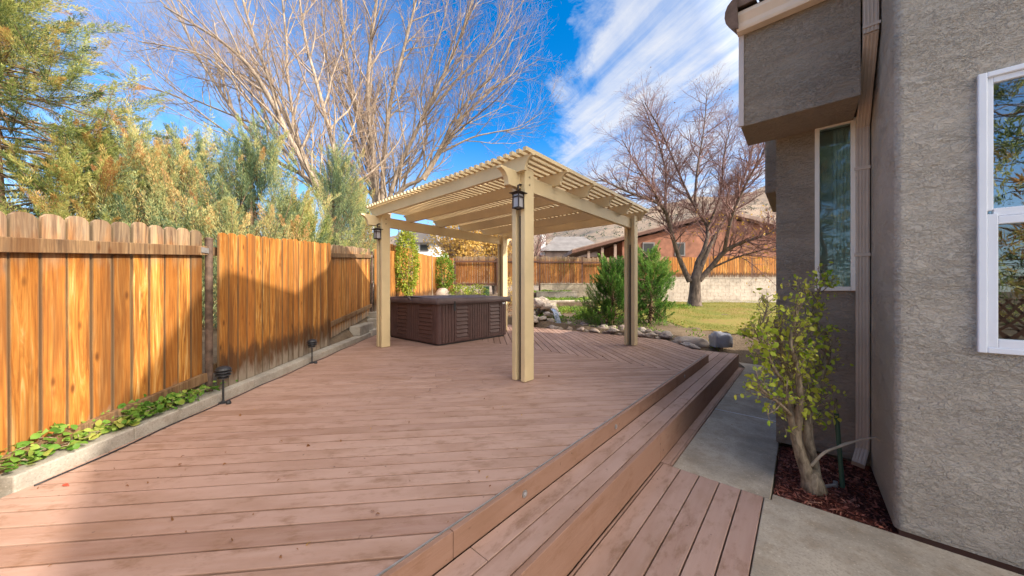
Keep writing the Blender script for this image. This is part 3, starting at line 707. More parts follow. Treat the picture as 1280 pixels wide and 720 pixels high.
def lantern(x, y, z, lab):
    t = thing('post_lantern', lab, 'lantern', (x, y, z), 'lanterns on the pergola posts')
    w = 0.043
    mb = MB()
    for sx in (-1, 1):
        for sy in (-1, 1): mb.box(x + sx * w - 0.006, x + sx * w + 0.006, y + sy * w - 0.006, y + sy * w + 0.006, z - 0.085, z + 0.075)
    for zz in (-0.09, 0.035, 0.072):
        for s in (-1, 1):
            mb.box(x - w - 0.007, x + w + 0.007, y + s * w - 0.007, y + s * w + 0.007, z + zz - 0.007, z + zz + 0.007)
            mb.box(x + s * w - 0.0072, x + s * w + 0.0072, y - w - 0.0065, y + w + 0.0065, z + zz - 0.0068, z + zz + 0.0068)
    mb.build('lantern_frame', M['bronze'], t)
    mb = MB(); mb.box(x - w + 0.004, x + w - 0.004, y - w + 0.004, y + w - 0.004, z - 0.085, z + 0.07); mb.build('lantern_glass', M['frost'], t)
    mb = MB(); v = [(x + a * s, y + b * s, z + zz) for s, zz in ((0.074, 0.078), (0.078, 0.086), (0.02, 0.110)) for a, b in ((-1, -1), (1, -1), (1, 1), (-1, 1))]
    f = [(3, 2, 1, 0), (8, 9, 10, 11)] + [(i + 4 * r, (i + 1) % 4 + 4 * r, (i + 1) % 4 + 4 * r + 4, i + 4 * r + 4) for r in (0, 1) for i in range(4)]
    mb.add(v, f); mb.build('lantern_roof', M['bronze'], t)
    mb = MB(); mb.tube([(x, y, z + 0.12), (x, y, z + 0.17), (x, y + 0.03, z + 0.19), (x, y + 0.10, z + 0.19)], 0.011, 8); mb.build('bracket', M['bronze'], t)
for kk, lab in (('f', 'bronze box lantern hung on the front pergola post nearest the camera'), ('l', 'bronze box lantern on the left pergola post near the fence')):
    lantern(posts[kk][0] + 0.045, posts[kk][1] - 0.14, 2.11, lab)

# ------------------------------------------------------------------ hot tub
tx1, ty0 = -5.16, 3.72; TL = 2.0
tx0, ty1 = tx1 - TL, ty0 + TL
tub = thing('hot_tub', 'dark brown hot tub with a fitted vinyl cover on the deck', 'hot tub', ((tx0 + tx1) / 2, (ty0 + ty1) / 2, 0))
def rrect(x0, x1, y0, y1, r, n=5):
    out = []
    for cx_, cy_, a in ((x1 - r, y0 + r, -PI / 2), (x1 - r, y1 - r, 0), (x0 + r, y1 - r, PI / 2), (x0 + r, y0 + r, PI)):
        out += [(cx_ + r * math.cos(a + PI / 2 * k / n), cy_ + r * math.sin(a + PI / 2 * k / n)) for k in range(n + 1)]
    return out
mb = MB().prism(rrect(tx0 + 0.02, tx1 - 0.02, ty0 + 0.02, ty1 - 0.02, 0.10), 0.03, 0.85); mb.build('cabinet', M['tub'], tub, bevel=0.004)
mb = MB().prism(rrect(tx0 + 0.05, tx1 - 0.05, ty0 + 0.05, ty1 - 0.05, 0.10), 0.002, 0.032); mb.build('base', M['black'], tub)
def tub_panel(o, ex, nrm, Ln, kind):
    o, ex, nrm = Vector(o), Vector(ex), Vector(nrm); mb = MB()
    def b(a0, a1, z0, z1, t):
        c = o + ex * (a0 + a1) / 2 + nrm * t / 2; mb.obox((c.x, c.y, (z0 + z1) / 2), ex, nrm, (0, 0, 1), a1 - a0, t, z1 - z0)
    if kind == 'l':
        b(0, 0.045, 0.05, 0.83, 0.016); b(Ln - 0.045, Ln, 0.05, 0.83, 0.016); b(0.045, Ln - 0.045, 0.05, 0.115, 0.0155); b(0.045, Ln - 0.045, 0.765, 0.83, 0.0155)
        k = 8
        for i in range(k):
            z0 = 0.12 + i * (0.64 / k); c = o + ex * Ln / 2 + nrm * 0.008
            mb.obox((c.x, c.y, z0 + 0.036), ex, (nrm + Vector((0, 0, 0.28))).normalized(), (Vector((0, 0, 1)) - nrm * 0.28).normalized(), Ln - 0.10, 0.012, 0.064)
    else:
        k = max(2, round(Ln / 0.07)); w = Ln / k
        for i in range(k): b(i * w + 0.004, (i + 1) * w - 0.004, 0.05, 0.83, 0.014)
    return mb.build('louvre_panel' if kind == 'l' else 'ribbed_panel', M['tub'], tub, bevel=0.004)
lay = (('r', 0.30), ('l', 0.40), ('r', 0.54), ('l', 0.40), ('r', 0.16))
a = 0.10
for kind, w in lay: tub_panel((tx1 - 0.02, ty0 + a, 0), (0, 1, 0), (1, 0, 0), w - 0.008, kind); a += w
a = 0.10
for kind, w in (('r', 0.07), ('l', 0.56), ('r', 0.24), ('r', 0.10), ('l', 0.50), ('r', 0.33)): tub_panel((tx1 - a - w + 0.004, ty0 + 0.02, 0), (1, 0, 0), (0, -1, 0), w - 0.008, kind); a += w
# cover: two padded halves with a hanging skirt
for x0, x1 in ((tx0 - 0.03, (tx0 + tx1) / 2 - 0.006), ((tx0 + tx1) / 2 + 0.006, tx1 + 0.03)):
    nxx, nyy = 12, 22; V_ = []; F_ = []
    for j in range(nyy + 1):
        for i in range(nxx + 1):
            x = x0 + (x1 - x0) * i / nxx; y = ty0 - 0.03 + (TL + 0.06) * j / nyy
            e = min(i / nxx, 1 - i / nxx, j / nyy, 1 - j / nyy)
            mid = 1 - abs(x - (tx0 + tx1) / 2) / (TL / 2 + 0.03)
            z = 0.905 + 0.035 * mid + 0.012 * min(1, e * 9) + 0.006 * mnoise.noise(Vector((x * 4, y * 4, 0)))
            V_.append((x, y, z))
    for j in range(nyy):
        for i in range(nxx): q = j * (nxx + 1) + i; F_.append((q, q + 1, q + nxx + 2, q + nxx + 1))
    mb = MB(); mb.add(V_, F_); mb.prism([(x0, ty0 - 0.03), (x1, ty0 - 0.03), (x1, ty1 + 0.03), (x0, ty1 + 0.03)], 0.855, 0.904)
    mb.build('cover', M['tubc'], tub, smooth=False)
mb = MB()
peri = rrect(tx0 - 0.036, tx1 + 0.036, ty0 - 0.036, ty1 + 0.036, 0.05, 4); peri2 = []
for p, q in zip(peri, peri[1:] + peri[:1]):
    m_ = max(1, int((Vector(q) - Vector(p)).length / 0.08))
    peri2 += [(p[0] + (q[0] - p[0]) * i / m_, p[1] + (q[1] - p[1]) * i / m_) for i in range(m_)]
V_ = []; F_ = []; m_ = len(peri2); cxm, cym = (tx0 + tx1) / 2, (ty0 + ty1) / 2
for r_, zz in enumerate((0.915, 0.86, 0.80)):
    for i, p in enumerate(peri2):
        w = 1 + 0.004 * r_ + (0.004 * mnoise.noise(Vector((p[0] * 5, p[1] * 5, r_ * 0.6)))) * r_
        V_.append((cxm + (p[0] - cxm) * w, cym + (p[1] - cym) * w, zz + (0.014 * mnoise.noise(Vector((p[0] * 2.3, p[1] * 2.3, 4))) if r_ == 2 else 0)))
for r_ in (0, 1):
    for i in range(m_): F_.append((r_ * m_ + i, r_ * m_ + (i + 1) % m_, (r_ + 1) * m_ + (i + 1) % m_, (r_ + 1) * m_ + i))
mb.add(V_, F_); sk = mb.build('cover_skirt', M['tubc'], tub, smooth=True)
so = sk.modifiers.new('Solid', 'SOLIDIFY'); so.thickness = 0.006
mb = MB(); mb.box(tx1 + 0.046, tx1 + 0.056, ty0 + 1.72, ty0 + 1.80, 0.76, 0.785); mb.build('badge', M['vinyl'], tub)
mb = MB(); mb.box(tx1 + 0.042, tx1 + 0.052, ty0 + 0.34, ty0 + 0.38, 0.66, 0.85); mb.build('strap', M['black'], tub)
mb = MB(); mb.tube([(-6.02, ty0 - 0.045, 0.86), (-6.07, ty0 - 0.07, 0.93), (-6.12, ty0 - 0.045, 0.86)], [0.012, 0.03, 0.012], 6); mb.build('cover_handle', M['tubc'], tub)

# ------------------------------------------------------------------ house
hs = thing('stucco_house', 'taupe stucco house with tile roof filling the right side', 'house', (2.0, 4.0, -0.4))
HX, HYY = 0.412, 2.98            # corner of the main wall
wl, wr, wb, wt = 0.7055, 1.95, 0.745, 2.228
def arc_corner(x, y, r, x_in, y_in):     # plan polygon of a strip with a bullnose at (x, y)
    pl = [(x_in, y)]
    pts_ = [(x + r - r * math.cos(a), y + r - r * math.sin(a)) for a in [PI / 2 * k / 6 for k in range(7)]]
    return pts_
r = 0.035
corner = [(HX + r - r * math.sin(a), HYY + r - r * math.cos(a)) for a in [PI / 2 * k / 6 for k in range(7)]]
poly = [(wl, HYY + 0.18), (wl, HYY)] + corner + [(HX, 4.3), (HX + 0.18, 4.3), (HX + 0.18, HYY + 0.18)]
mb = MB(); mb.prism(poly[::-1], -0.345, 4.18)
mb.box(wl, wr, HYY, HYY + 0.18, -0.345, wb); mb.box(wl, wr, HYY, HYY + 0.18, wt, 4.18); mb.box(wr, 9, HYY, HYY + 0.18, -0.345, 4.18)
mb.sweep([(0.55, 0), (9, 0), (9, 1.1), (2.8, 0.98), (1.86, 0.76)], (0, HYY, 4.18), (1, 0, 0), (0, 0, 1), (0, 1, 0), 0.18)
mb.build('wall', M['stucco'], hs)
mb = MB(); mb.box(HX + 0.02, 9, HYY + 0.02, HYY + 0.14, -0.46, -0.346); mb.build('foundation', M['trim'], hs)
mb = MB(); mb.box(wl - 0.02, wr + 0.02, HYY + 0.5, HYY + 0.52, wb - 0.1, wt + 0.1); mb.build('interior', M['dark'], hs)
# window in the main wall
mb = MB(); fo = 0.02; fw = 0.027
mb.box(wl - 0.003, wl + fw, HYY - fo, HYY + 0.06, wb, wt); mb.box(wr - fw, wr + 0.003, HYY - fo, HYY + 0.06, wb, wt)
mb.box(wl + fw, wr - fw, HYY - fo + 0.0005, HYY + 0.06, wt - fw, wt); mb.box(wl + fw, wr - fw, HYY - fo + 0.0005, HYY + 0.06, wb, wb + 0.03)
win = mb.build('window', M['vinyl'], hs, bevel=0.004)
zm = 1.478
mb = MB()
mb.box(wl + fw, wl + fw + 0.022, HYY - 0.004, HYY + 0.05, zm + 0.02, wt - fw); mb.box(wl + fw + 0.022, wr - fw, HYY - 0.0045, HYY + 0.05, zm - 0.012, zm + 0.03); mb.box(wl + fw + 0.022, wr - fw, HYY - 0.0045, HYY + 0.05, wt - fw - 0.03, wt - fw)
mb.build('sash', M['vinyl'], win, bevel=0.003, label='upper white sash')
mb = MB()
mb.box(wl + fw, wl + fw + 0.034, HYY - 0.014, HYY + 0.04, wb + 0.03, zm + 0.0); mb.box(wl + fw + 0.034, wr - fw, HYY - 0.0135, HYY + 0.04, zm - 0.055, zm - 0.014); mb.box(wl + fw + 0.034, wr - fw, HYY - 0.0135, HYY + 0.04, wb + 0.03, wb + 0.075)
mb.build('sash', M['vinyl'], win, bevel=0.003, label='lower white sash')
mb = MB(); mb.box(wl + fw + 0.01, wr - fw, HYY + 0.012, HYY + 0.018, zm, wt - fw); mb.build('pane', M['glass'], win)
mb = MB(); mb.box(wl + fw + 0.01, wr - fw, HYY + 0.012, HYY + 0.018, wb + 0.03, zm - 0.001); mb.build('pane', M['glass3'], win, label='darker lower pane')

# recessed bay: wall, boxed overhang, narrow window
RY = 3.95; BX = -0.185
nl, nr, nb, nt_ = 0.085, 0.352, 1.07, 2.512
# narrow window position from the photograph's sill and jambs
mb = MB()
mb.prism([(BX, RY), (nl, RY), (nl, RY + 0.16), (BX + 0.16, RY + 0.16), (BX + 0.16, 8.8), (BX, 8.8)], -0.345, 2.60)
mb.box(nl, nr, RY, RY + 0.16, -0.345, nb); mb.box(nl, nr, RY, RY + 0.16, nt_, 3.60); mb.box(nr, HX - 0.001, RY, RY + 0.16, -0.345, 3.60); mb.box(BX, nl, RY, RY + 0.16, 2.60, 3.60)
mb.build('wall', M['stucco2'], hs)
OX, OY = -0.40, 3.446
corner = [(OX + 0.03 - 0.03 * math.sin(a), OY + 0.03 - 0.03 * math.cos(a)) for a in [PI / 2 * k / 5 for k in range(6)]]
poly = [(0.315, OY)] + corner + [(OX, RY - 0.001), (0.315, RY - 0.001)]
mb = MB().prism(poly[::-1], 2.49, 3.30); mb.build('boxed_overhang', M['stucco2'], hs)
# second upper box further along the side wall
mb = MB().box(-0.34, BX - 0.001, 5.0, 6.3, 2.24, 4.9); mb.build('boxed_overhang', M['stucco2'], hs, bevel=0.02)
mb = MB().box(BX + 0.0, HX + 3, RY + 0.62, 7.0, 2.61, 5.02); mb.build('wall', M['stucco2'], hs)
mb = MB()
mb.box(nl - 0.003, nl + 0.028, RY - 0.03, RY + 0.05, nb, nt_); mb.box(nr - 0.05, nr + 0.003, RY - 0.03, RY + 0.05, nb, nt_); mb.box(nl + 0.028, nr - 0.05, RY - 0.0295, RY + 0.05, nt_ - 0.035, nt_); mb.box(nl + 0.028, nr - 0.05, RY - 0.034, RY + 0.05, nb, nb + 0.035)
w2 = mb.build('window', M['almond'], hs, bevel=0.003)
mb = MB().box(nl + 0.02, nr - 0.04, RY - 0.004, RY + 0.002, nb + 0.02, nt_ - 0.02); mb.build('pane', M['glass2'], w2)
mb = MB().box(nl - 0.1, nr + 0.02, RY + 0.165, RY + 0.18, nb - 0.1, nt_ + 0.1); mb.build('interior', M['curtain'], hs)
mb = MB()
for i in range(7): mb.tube([(nl + 0.13 + i * 0.022, RY + 0.10 + 0.012 * (i % 2), nb + 0.02), (nl + 0.13 + i * 0.022, RY + 0.10 + 0.012 * (i % 2), nt_ - 0.03)], 0.013, 8)
mb.build('curtain', M['curtain'], w2)
# gutter with its ogee face, and barrel tiles above
prof = [(0, 0), (0.075, 0), (0.085, 0.02), (0.092, 0.055), (0.112, 0.09), (0.122, 0.105), (0.122, 0.135), (0.0, 0.135)]
mb = MB().sweep([(-a, b) for a, b in prof][::-1], (OX - 0.02, OY - 0.002, 3.275), (0, 1, 0), (0, 0, 1), (1, 0, 0), HX - OX + 0.018)
mb.build('gutter', M['gutter'], hs, bevel=0.003)
sl = math.tan(R(24))
mb = MB(); zt0 = 3.43
v = [(OX - 0.03, OY - 0.10, zt0 - 0.0), (HX - 0.002, OY - 0.10, zt0 - 0.0), (HX - 0.002, OY + 1.15, zt0 + 1.25 * sl), (OX - 0.03, OY + 1.15, zt0 + 1.25 * sl)]
mb.add(v + [(x, y, z - 0.02) for x, y, z in v], [(0, 1, 2, 3), (7, 6, 5, 4), (0, 4, 5, 1), (1, 5, 6, 2), (2, 6, 7, 3), (3, 7, 4, 0)])
rf = mb.build('roof', M['tile'], hs)
mb = MB()
for i in range(5):
    x = OX + 0.03 + i * 0.19
    for j in range(4):
        ya = OY - 0.16 + j * 0.33; za = zt0 + (ya - OY + 0.12) * sl + 0.015; yb = ya + 0.38; zb = zt0 + (yb - OY + 0.12) * sl - 0.005
        pr = [(0.088 * math.cos(k * PI / 8), 0.075 * math.sin(k * PI / 8)) for k in range(9)]
        mb.sweep(pr[::-1], (x, ya, za), (1, 0, 0), (0, -sl * 0.9, 1), Vector((0, yb - ya, zb - za)).normalized(), (Vector((0, yb - ya, zb - za))).length)
mb.build('barrel_tiles', M['tile'], rf)
mb = MB().box(OX - 0.014, OX + 0.022, OY - 0.014, OY + 0.01, 2.492, 3.272); mb.build('corner_strip', M['stripp'], hs)  # narrow pale strip down the front corner of the overhang
mb = MB()
for j in range(4):
    ya = OY - 0.17 + j * 0.33; za = zt0 + (ya - OY + 0.12) * sl - 0.03
    pr = [(0.09 * math.cos(k * PI / 8 + PI / 2), 0.10 * math.sin(k * PI / 8 + PI / 2)) for k in range(9)]
    mb.sweep(pr[::-1], (OX - 0.005, ya, za), (1, 0, 0), (0, -sl, 1), Vector((0, 1, sl)).normalized(), 0.40)
mb.build('rake_tiles', M['tile'], rf)
# main and upper roofs (out of frame, they throw the shade)
mb = MB(); mb.sweep([(0.36, 4.10), (0.52, 4.12), (1.86, 4.93), (2.8, 5.16), (9.4, 5.29), (9.4, 5.44), (2.8, 5.31), (1.86, 5.08), (0.52, 4.27), (0.36, 4.25)][::-1], (0, HYY - 0.4, 0), (1, 0, 0), (0, 0, 1), Vector((0, 1, 0.3)).normalized(), 6.0)
mb.build('roof', M['tile'], hs)
mb = MB(); mb.sweep([(3.90, 4.80), (4.74, 5.11), (5.3, 5.6), (7.25, 5.6), (7.25, 5.75), (5.2, 5.75), (4.74, 5.26), (3.97, 4.95)][::-1], (BX - 0.25, 0, 0), (0, 1, 0), (0, 0, 1), Vector((1, 0, 0.3)).normalized(), 3.6)
mb.build('roof', M['tile'], hs)
mb = MB().box(HX + 0.01, 9, 4.32, 8.4, -0.3, 4.5); mb.build('wall', M['stucco2'], hs)
# downspout
mb = MB(); sxp = HX - 0.05; syp = OY - 0.02
def spout(mb, pts, w=0.074, d=0.058):
    for k in range(len(pts) - 1):
        a, b = Vector(pts[k]), Vector(pts[k + 1]); t = (b - a).normalized(); ex = Vector((1, 0, 0)); ey = t.cross(ex)
        if ey.length < 0.1: ey = Vector((0, 1, 0))
        ey.normalize(); ex = ey.cross(t)
        pr = []
        for s, nn in ((0, 3),):
            pass
        m_ = 4
        for i in range(m_):
            u0 = -w / 2 + w * i / m_; pr += [(u0, -d / 2), (u0 + w / m_ * 0.55, -d / 2), (u0 + w / m_ * 0.6, -d / 2 + 0.006), (u0 + w / m_ * 0.95, -d / 2 + 0.006)]
        pr += [(w / 2, -d / 2), (w / 2, d / 2), (-w / 2, d / 2)]
        sgn = 1 if ey.y > 0 else -1
        mb.sweep([(x, y) for x, y in pr], a - t * 0.004, ex, ey * sgn, t, (b - a).length + 0.008)
spout(mb, [(sxp, syp, 3.35), (sxp, syp, 2.90), (sxp + 0.004, RY - 0.06, 2.40), (sxp + 0.004, RY - 0.06, -0.22), (sxp - 0.03, RY - 0.17, -0.31)])
mb.build('downspout', M['spout'], hs)
for zz in (2.05, 1.35): MB().box(sxp - 0.045, sxp + 0.045, RY - 0.094, RY - 0.087, zz, zz + 0.025).build('strap', M['spout'], hs)
MB().box(sxp - 0.042, sxp + 0.045, syp - 0.034, syp - 0.030, 2.93, 2.95).build('strap', M['spout'], hs)

# ------------------------------------------------------------------ bare trees
def rand_perp(t):
    s = t.cross(Vector((random.gauss(0, 1), random.gauss(0, 1), random.gauss(0, 1))))
    return s.normalized() if s.length > 1e-4 else Vector((1, 0, 0))
def smooth_path(pts, m=4):
    pts = [Vector(p) for p in pts]; out = []
    for i in range(len(pts) - 1):
        p0 = pts[max(0, i - 1)]; p1 = pts[i]; p2 = pts[i + 1]; p3 = pts[min(len(pts) - 1, i + 2)]
        for k in range(m):
            t = k / m; out.append(0.5 * ((2 * p1) + (p2 - p0) * t + (2 * p0 - 5 * p1 + 4 * p2 - p3) * t * t + (3 * p1 - p0 - 3 * p2 + p3) * t ** 3))
    out.append(pts[-1]); return out
def branch(path, r0, r1, lvl, mbs, cfg):
    m = len(path); rad = [r0 + (r1 - r0) * (i / (m - 1)) ** 0.8 for i in range(m)]
    (mbs[0] if lvl <= cfg['trunk_lvl'] else mbs[1]).tube(path, rad, cfg['sides'][lvl], cap=False)
    if lvl >= cfg['max']: cfg['tips'].append(path[-1]); return
    cum = [0]
    for a, b in zip(path[:-1], path[1:]): cum.append(cum[-1] + (b - a).length)
    Ln = cum[-1]; n_ = max(1, int(Ln * cfg['dens'][lvl])); st = cfg['start'][lvl]
    for k in range(n_):
        f = st + (1 - st) * (k + random.random()) / n_; s = f * Ln
        i = max(j for j in range(m) if cum[j] <= s + 1e-6); i = min(i, m - 2)
        tt = (s - cum[i]) / max(1e-6, cum[i + 1] - cum[i]); p = path[i].lerp(path[i + 1], tt); t = (path[i + 1] - path[i]).normalized()
        an = R(random.uniform(*cfg['ang'][lvl])); d_ = (t * math.cos(an) + rand_perp(t) * math.sin(an)).normalized()
        l_ = cfg['len'][lvl] * random.uniform(0.55, 1.25) * (1.15 - 0.6 * f)
        rr = (rad[i] + (rad[i + 1] - rad[i]) * tt); ra = min(rr * 0.62, cfg['rad'][lvl] * random.uniform(0.7, 1.2))
        sg = cfg['segs'][lvl]; q = p.copy(); pa = [q.copy()]
        for j in range(sg):
            d_ = (d_ + Vector((random.gauss(0, 1), random.gauss(0, 1), random.gauss(0, 1))) * cfg['wob'] + Vector((0, 0, cfg['up'][lvl]))).normalized()
            q = q + d_ * l_ / sg; pa.append(q.copy())
        branch(pa, ra, max(0.0022, ra * 0.35), lvl + 1, mbs, cfg)
def bare_tree(name, label, base, limbs, cfg, mats, leaves=None, flare=None, thin=1.0):
    limbs = [(a_, b_ * thin, c_ * thin) for a_, b_, c_ in limbs]
    t = thing(name, label, 'tree', tuple(base)); mbs = [MB(), MB()]; cfg['tips'] = []
    for pts, r0, r1 in limbs: branch(smooth_path(pts), r0, r1, 0, mbs, cfg)
    if flare: mbs[0].tube(flare[0], flare[1], 14)
    mbs[0].build('trunk', mats[0], t, smooth=True); mbs[1].build('crown', mats[1], t, smooth=True)
    return t, cfg['tips']
def lp(points, Y, dY=0.0, base=None):
    n_ = len(points); out = []
    for i, (x, y) in enumerate(points):
        yy = Y + dY * (i / max(1, n_ - 1)) ** 1.2; out.append(P(x, y, yy))
    if base is not None: out = [base] + out
    return out
cfgB = dict(trunk_lvl=1, max=4, sides=[9, 6, 4, 3, 3], dens=[2.1, 2.8, 4.8, 6.5], start=[0.22, 0.15, 0.15, 0.2], ang=[(22, 42), (22, 45), (25, 55), (25, 60)], len=[2.9, 1.35, 0.65, 0.30],
            rad=[0.040, 0.0155, 0.007, 0.004], segs=[5, 4, 3, 2], wob=0.09, up=[0.10, 0.07, 0.05, 0.03])
YA = 10.2; bA = C((418 - 640) / F * YA, YA); bA.z = gzf(bA.x, bA.y) - 0.1
limA = [(lp([(412, 262), (392, 225), (366, 180), (340, 128), (317, 90), (290, 62), (250, 35), (205, 8)], YA, -1.2, bA), 0.15, 0.025),
        (lp([(414, 262), (396, 230), (372, 178), (345, 120), (322, 60), (305, 5), (292, -60)], YA + 0.1, 0.6, bA), 0.13, 0.03),
        (lp([(408, 262), (382, 222), (345, 200), (300, 150), (272, 108), (250, 75), (228, 30), (205, -20)], YA, 0.8, bA), 0.11, 0.02),
        (lp([(370, 205), (335, 160), (300, 110), (262, 74), (222, 60), (175, 52)], YA - 0.1, -1.4), 0.055, 0.014),
        (lp([(392, 230), (372, 170), (360, 100), (358, 50), (352, -10), (349, -80)], YA + 0.1, 0.3), 0.07, 0.02),
        (lp([(424, 262), (420, 200), (408, 150), (395, 100), (382, 50), (372, -20), (365, -90)], YA + 0.3, 1.0, bA), 0.12, 0.025),
        (lp([(340, 190), (300, 175), (262, 150), (225, 122), (180, 108), (150, 92)], YA, -0.8), 0.045, 0.01),
        (lp([(330, 160), (280, 140), (230, 118), (196, 92), (160, 60)], YA + 0.2, 0.9), 0.045, 0.01)]
tA, tipsA = bare_tree('bare_tree', 'tall leafless tan tree leaning left above the junipers behind the fence', bA, limA, cfgB, (M['bark_grey'], M['twig_tan']), thin=0.85)
YBt = 13.2; bB = C((478 - 640) / F * YBt, YBt); bB.z = gzf(bB.x, bB.y) - 0.1
limB = [(lp([(470, 265), (462, 210), (447, 150), (436, 90), (428, 30), (424, -40), (420, -120)], YBt, 0.8, bB), 0.16, 0.03),
        (lp([(474, 265), (466, 190), (460, 130), (462, 70), (470, 10), (478, -70)], YBt, -0.8, bB), 0.17, 0.03),
        (lp([(478, 265), (480, 200), (488, 130), (505, 60), (520, 0), (530, -70)], YBt, 1.0, bB), 0.16, 0.03),
        (lp([(484, 268), (497, 215), (520, 165), (545, 112), (570, 60), (590, 0), (604, -60)], YBt, -0.6, bB), 0.14, 0.025),
        (lp([(486, 268), (505, 235), (528, 222), (553, 180), (567, 150), (590, 120), (618, 90), (640, 50)], YBt, -1.0, bB), 0.13, 0.02),
        (lp([(530, 225), (560, 175), (585, 140), (612, 115), (640, 92), (655, 60)], YBt - 0.2, 0.4), 0.09, 0.014),
        (lp([(553, 190), (590, 172), (620, 165), (650, 158), (678, 140)], YBt - 0.2, 0.6), 0.05, 0.01),
        (lp([(500, 225), (526, 195), (534, 160), (526, 120), (540, 70), (556, 20), (562, -40)], YBt, 0.5), 0.07, 0.015),
        (lp([(467, 235), (445, 195), (440, 150), (415, 100), (405, 40), (400, -30)], YBt, -0.5), 0.09, 0.02),
        (lp([(545, 130), (578, 92), (610, 62), (632, 30), (645, -10)], YBt - 0.3, -0.5), 0.06, 0.012)]
cfgB2 = dict(cfgB); cfgB2['dens'] = [2.2, 2.8, 4.4, 5.0]; cfgB2['len'] = [3.1, 1.5, 0.75, 0.36]; cfgB2['rad'] = [0.043, 0.018, 0.0083, 0.005]
tB, tipsB = bare_tree('bare_tree', 'tall leafless many stemmed tree rising behind the left end of the pergola', bB, limB, cfgB2, (M['bark_grey'], M['twig_tan']), thin=0.85)
# old fruit tree on the lawn
YC = 13.9; bC = C((868 - 640) / F * YC, YC); bC.z = gzf(bC.x, bC.y) - 0.08
def cc(px, py, dy=0.0): return P(px, py, YC + dy)
top = cc(869, 350)
limC = [([cc(862, 352), cc(850, 325), cc(842, 300, -0.3), cc(834, 270, -0.6), cc(822, 254, -0.9), cc(795, 244, -1.2), cc(768, 232, -1.4), cc(748, 222, -1.5)], 0.12, 0.02),
        ([cc(868, 352), cc(872, 328), cc(880, 312), cc(884, 285, 0.3), cc(868, 258, 0.3), cc(850, 220, 0.2), cc(830, 172, 0.0), cc(806, 128, -0.2)], 0.125, 0.016),
        ([cc(874, 350), cc(888, 335), cc(905, 315, -0.3), cc(925, 304, -0.6), cc(950, 296, -1.0), cc(985, 280, -1.4), cc(1015, 262, -1.6)], 0.13, 0.03),
        ([cc(872, 345), cc(884, 315, 0.5), cc(902, 280, 0.8), cc(925, 235, 1.2), cc(942, 180, 1.6), cc(950, 130, 1.8)], 0.12, 0.018),
        ([cc(842, 300, -0.3), cc(832, 262, -0.1), cc(832, 215, 0.1), cc(820, 170, 0.2), cc(802, 125, 0.3)], 0.085, 0.012),
        ([cc(868, 258, 0.3), cc(872, 210, 0.7), cc(880, 160, 1.0), cc(884, 112, 1.2)], 0.07, 0.012),
        ([cc(905, 315, -0.3), cc(915, 270, -1.0), cc(935, 225, -1.5), cc(955, 190, -1.9), cc(965, 150, -2.1)], 0.08, 0.012),
        ([cc(834, 270, -0.6), cc(815, 235, -1.2), cc(795, 205, -1.5), cc(778, 175, -1.7)], 0.06, 0.01),
        ([cc(890, 335), cc(920, 322, -0.5), cc(955, 312, -1.2), cc(1000, 300, -1.6)], 0.05, 0.012),
        ([cc(884, 285, 0.3), cc(900, 245, -0.2), cc(905, 195, -0.5), cc(915, 150, -0.6)], 0.06, 0.01)]
cfgC = dict(trunk_lvl=0, max=3, sides=[8, 5, 4, 3], dens=[6.2, 8.0, 9.0], start=[0.2, 0.12, 0.1], ang=[(25, 55), (25, 60), (25, 60)], len=[1.7, 0.80, 0.36],
            rad=[0.028, 0.0115, 0.0060], segs=[5, 4, 3], wob=0.14, up=[0.05, 0.03, 0.03])
tC, tipsC = bare_tree('bare_tree', 'gnarled leafless fruit tree with a thick trunk on the lawn', bC, limC, cfgC, (M['bark_dark'], M['twig_red']),
                      flare=([bC, bC + Vector((0, 0, 0.15)), bC.lerp(top, 0.5), top, cc(872, 332)], [0.40, 0.28, 0.22, 0.20, 0.10]))
tp = [p for p in tipsC if cam_xy(p.x, p.y)[0] / cam_xy(p.x, p.y)[1] * F + 640 > 865 and p.z < 4.2]
random.shuffle(tp); tp = np.array([tuple(p) for p in tp[:330]])
d = rng.normal(size=tp.shape); d[:, 2] -= 0.8
Vb, Fb = blades(tp, d, 0.10, 0.055); np_mesh('leaves', Vb, Fb, M['autumn'], tC)
tp = np.array([tuple(p) for p in random.sample(tipsC, 160)]); d = rng.normal(size=tp.shape)
Vb, Fb = blades(tp, d, 0.08, 0.04); np_mesh('leaves', Vb, Fb, M['leafdry'], tC)

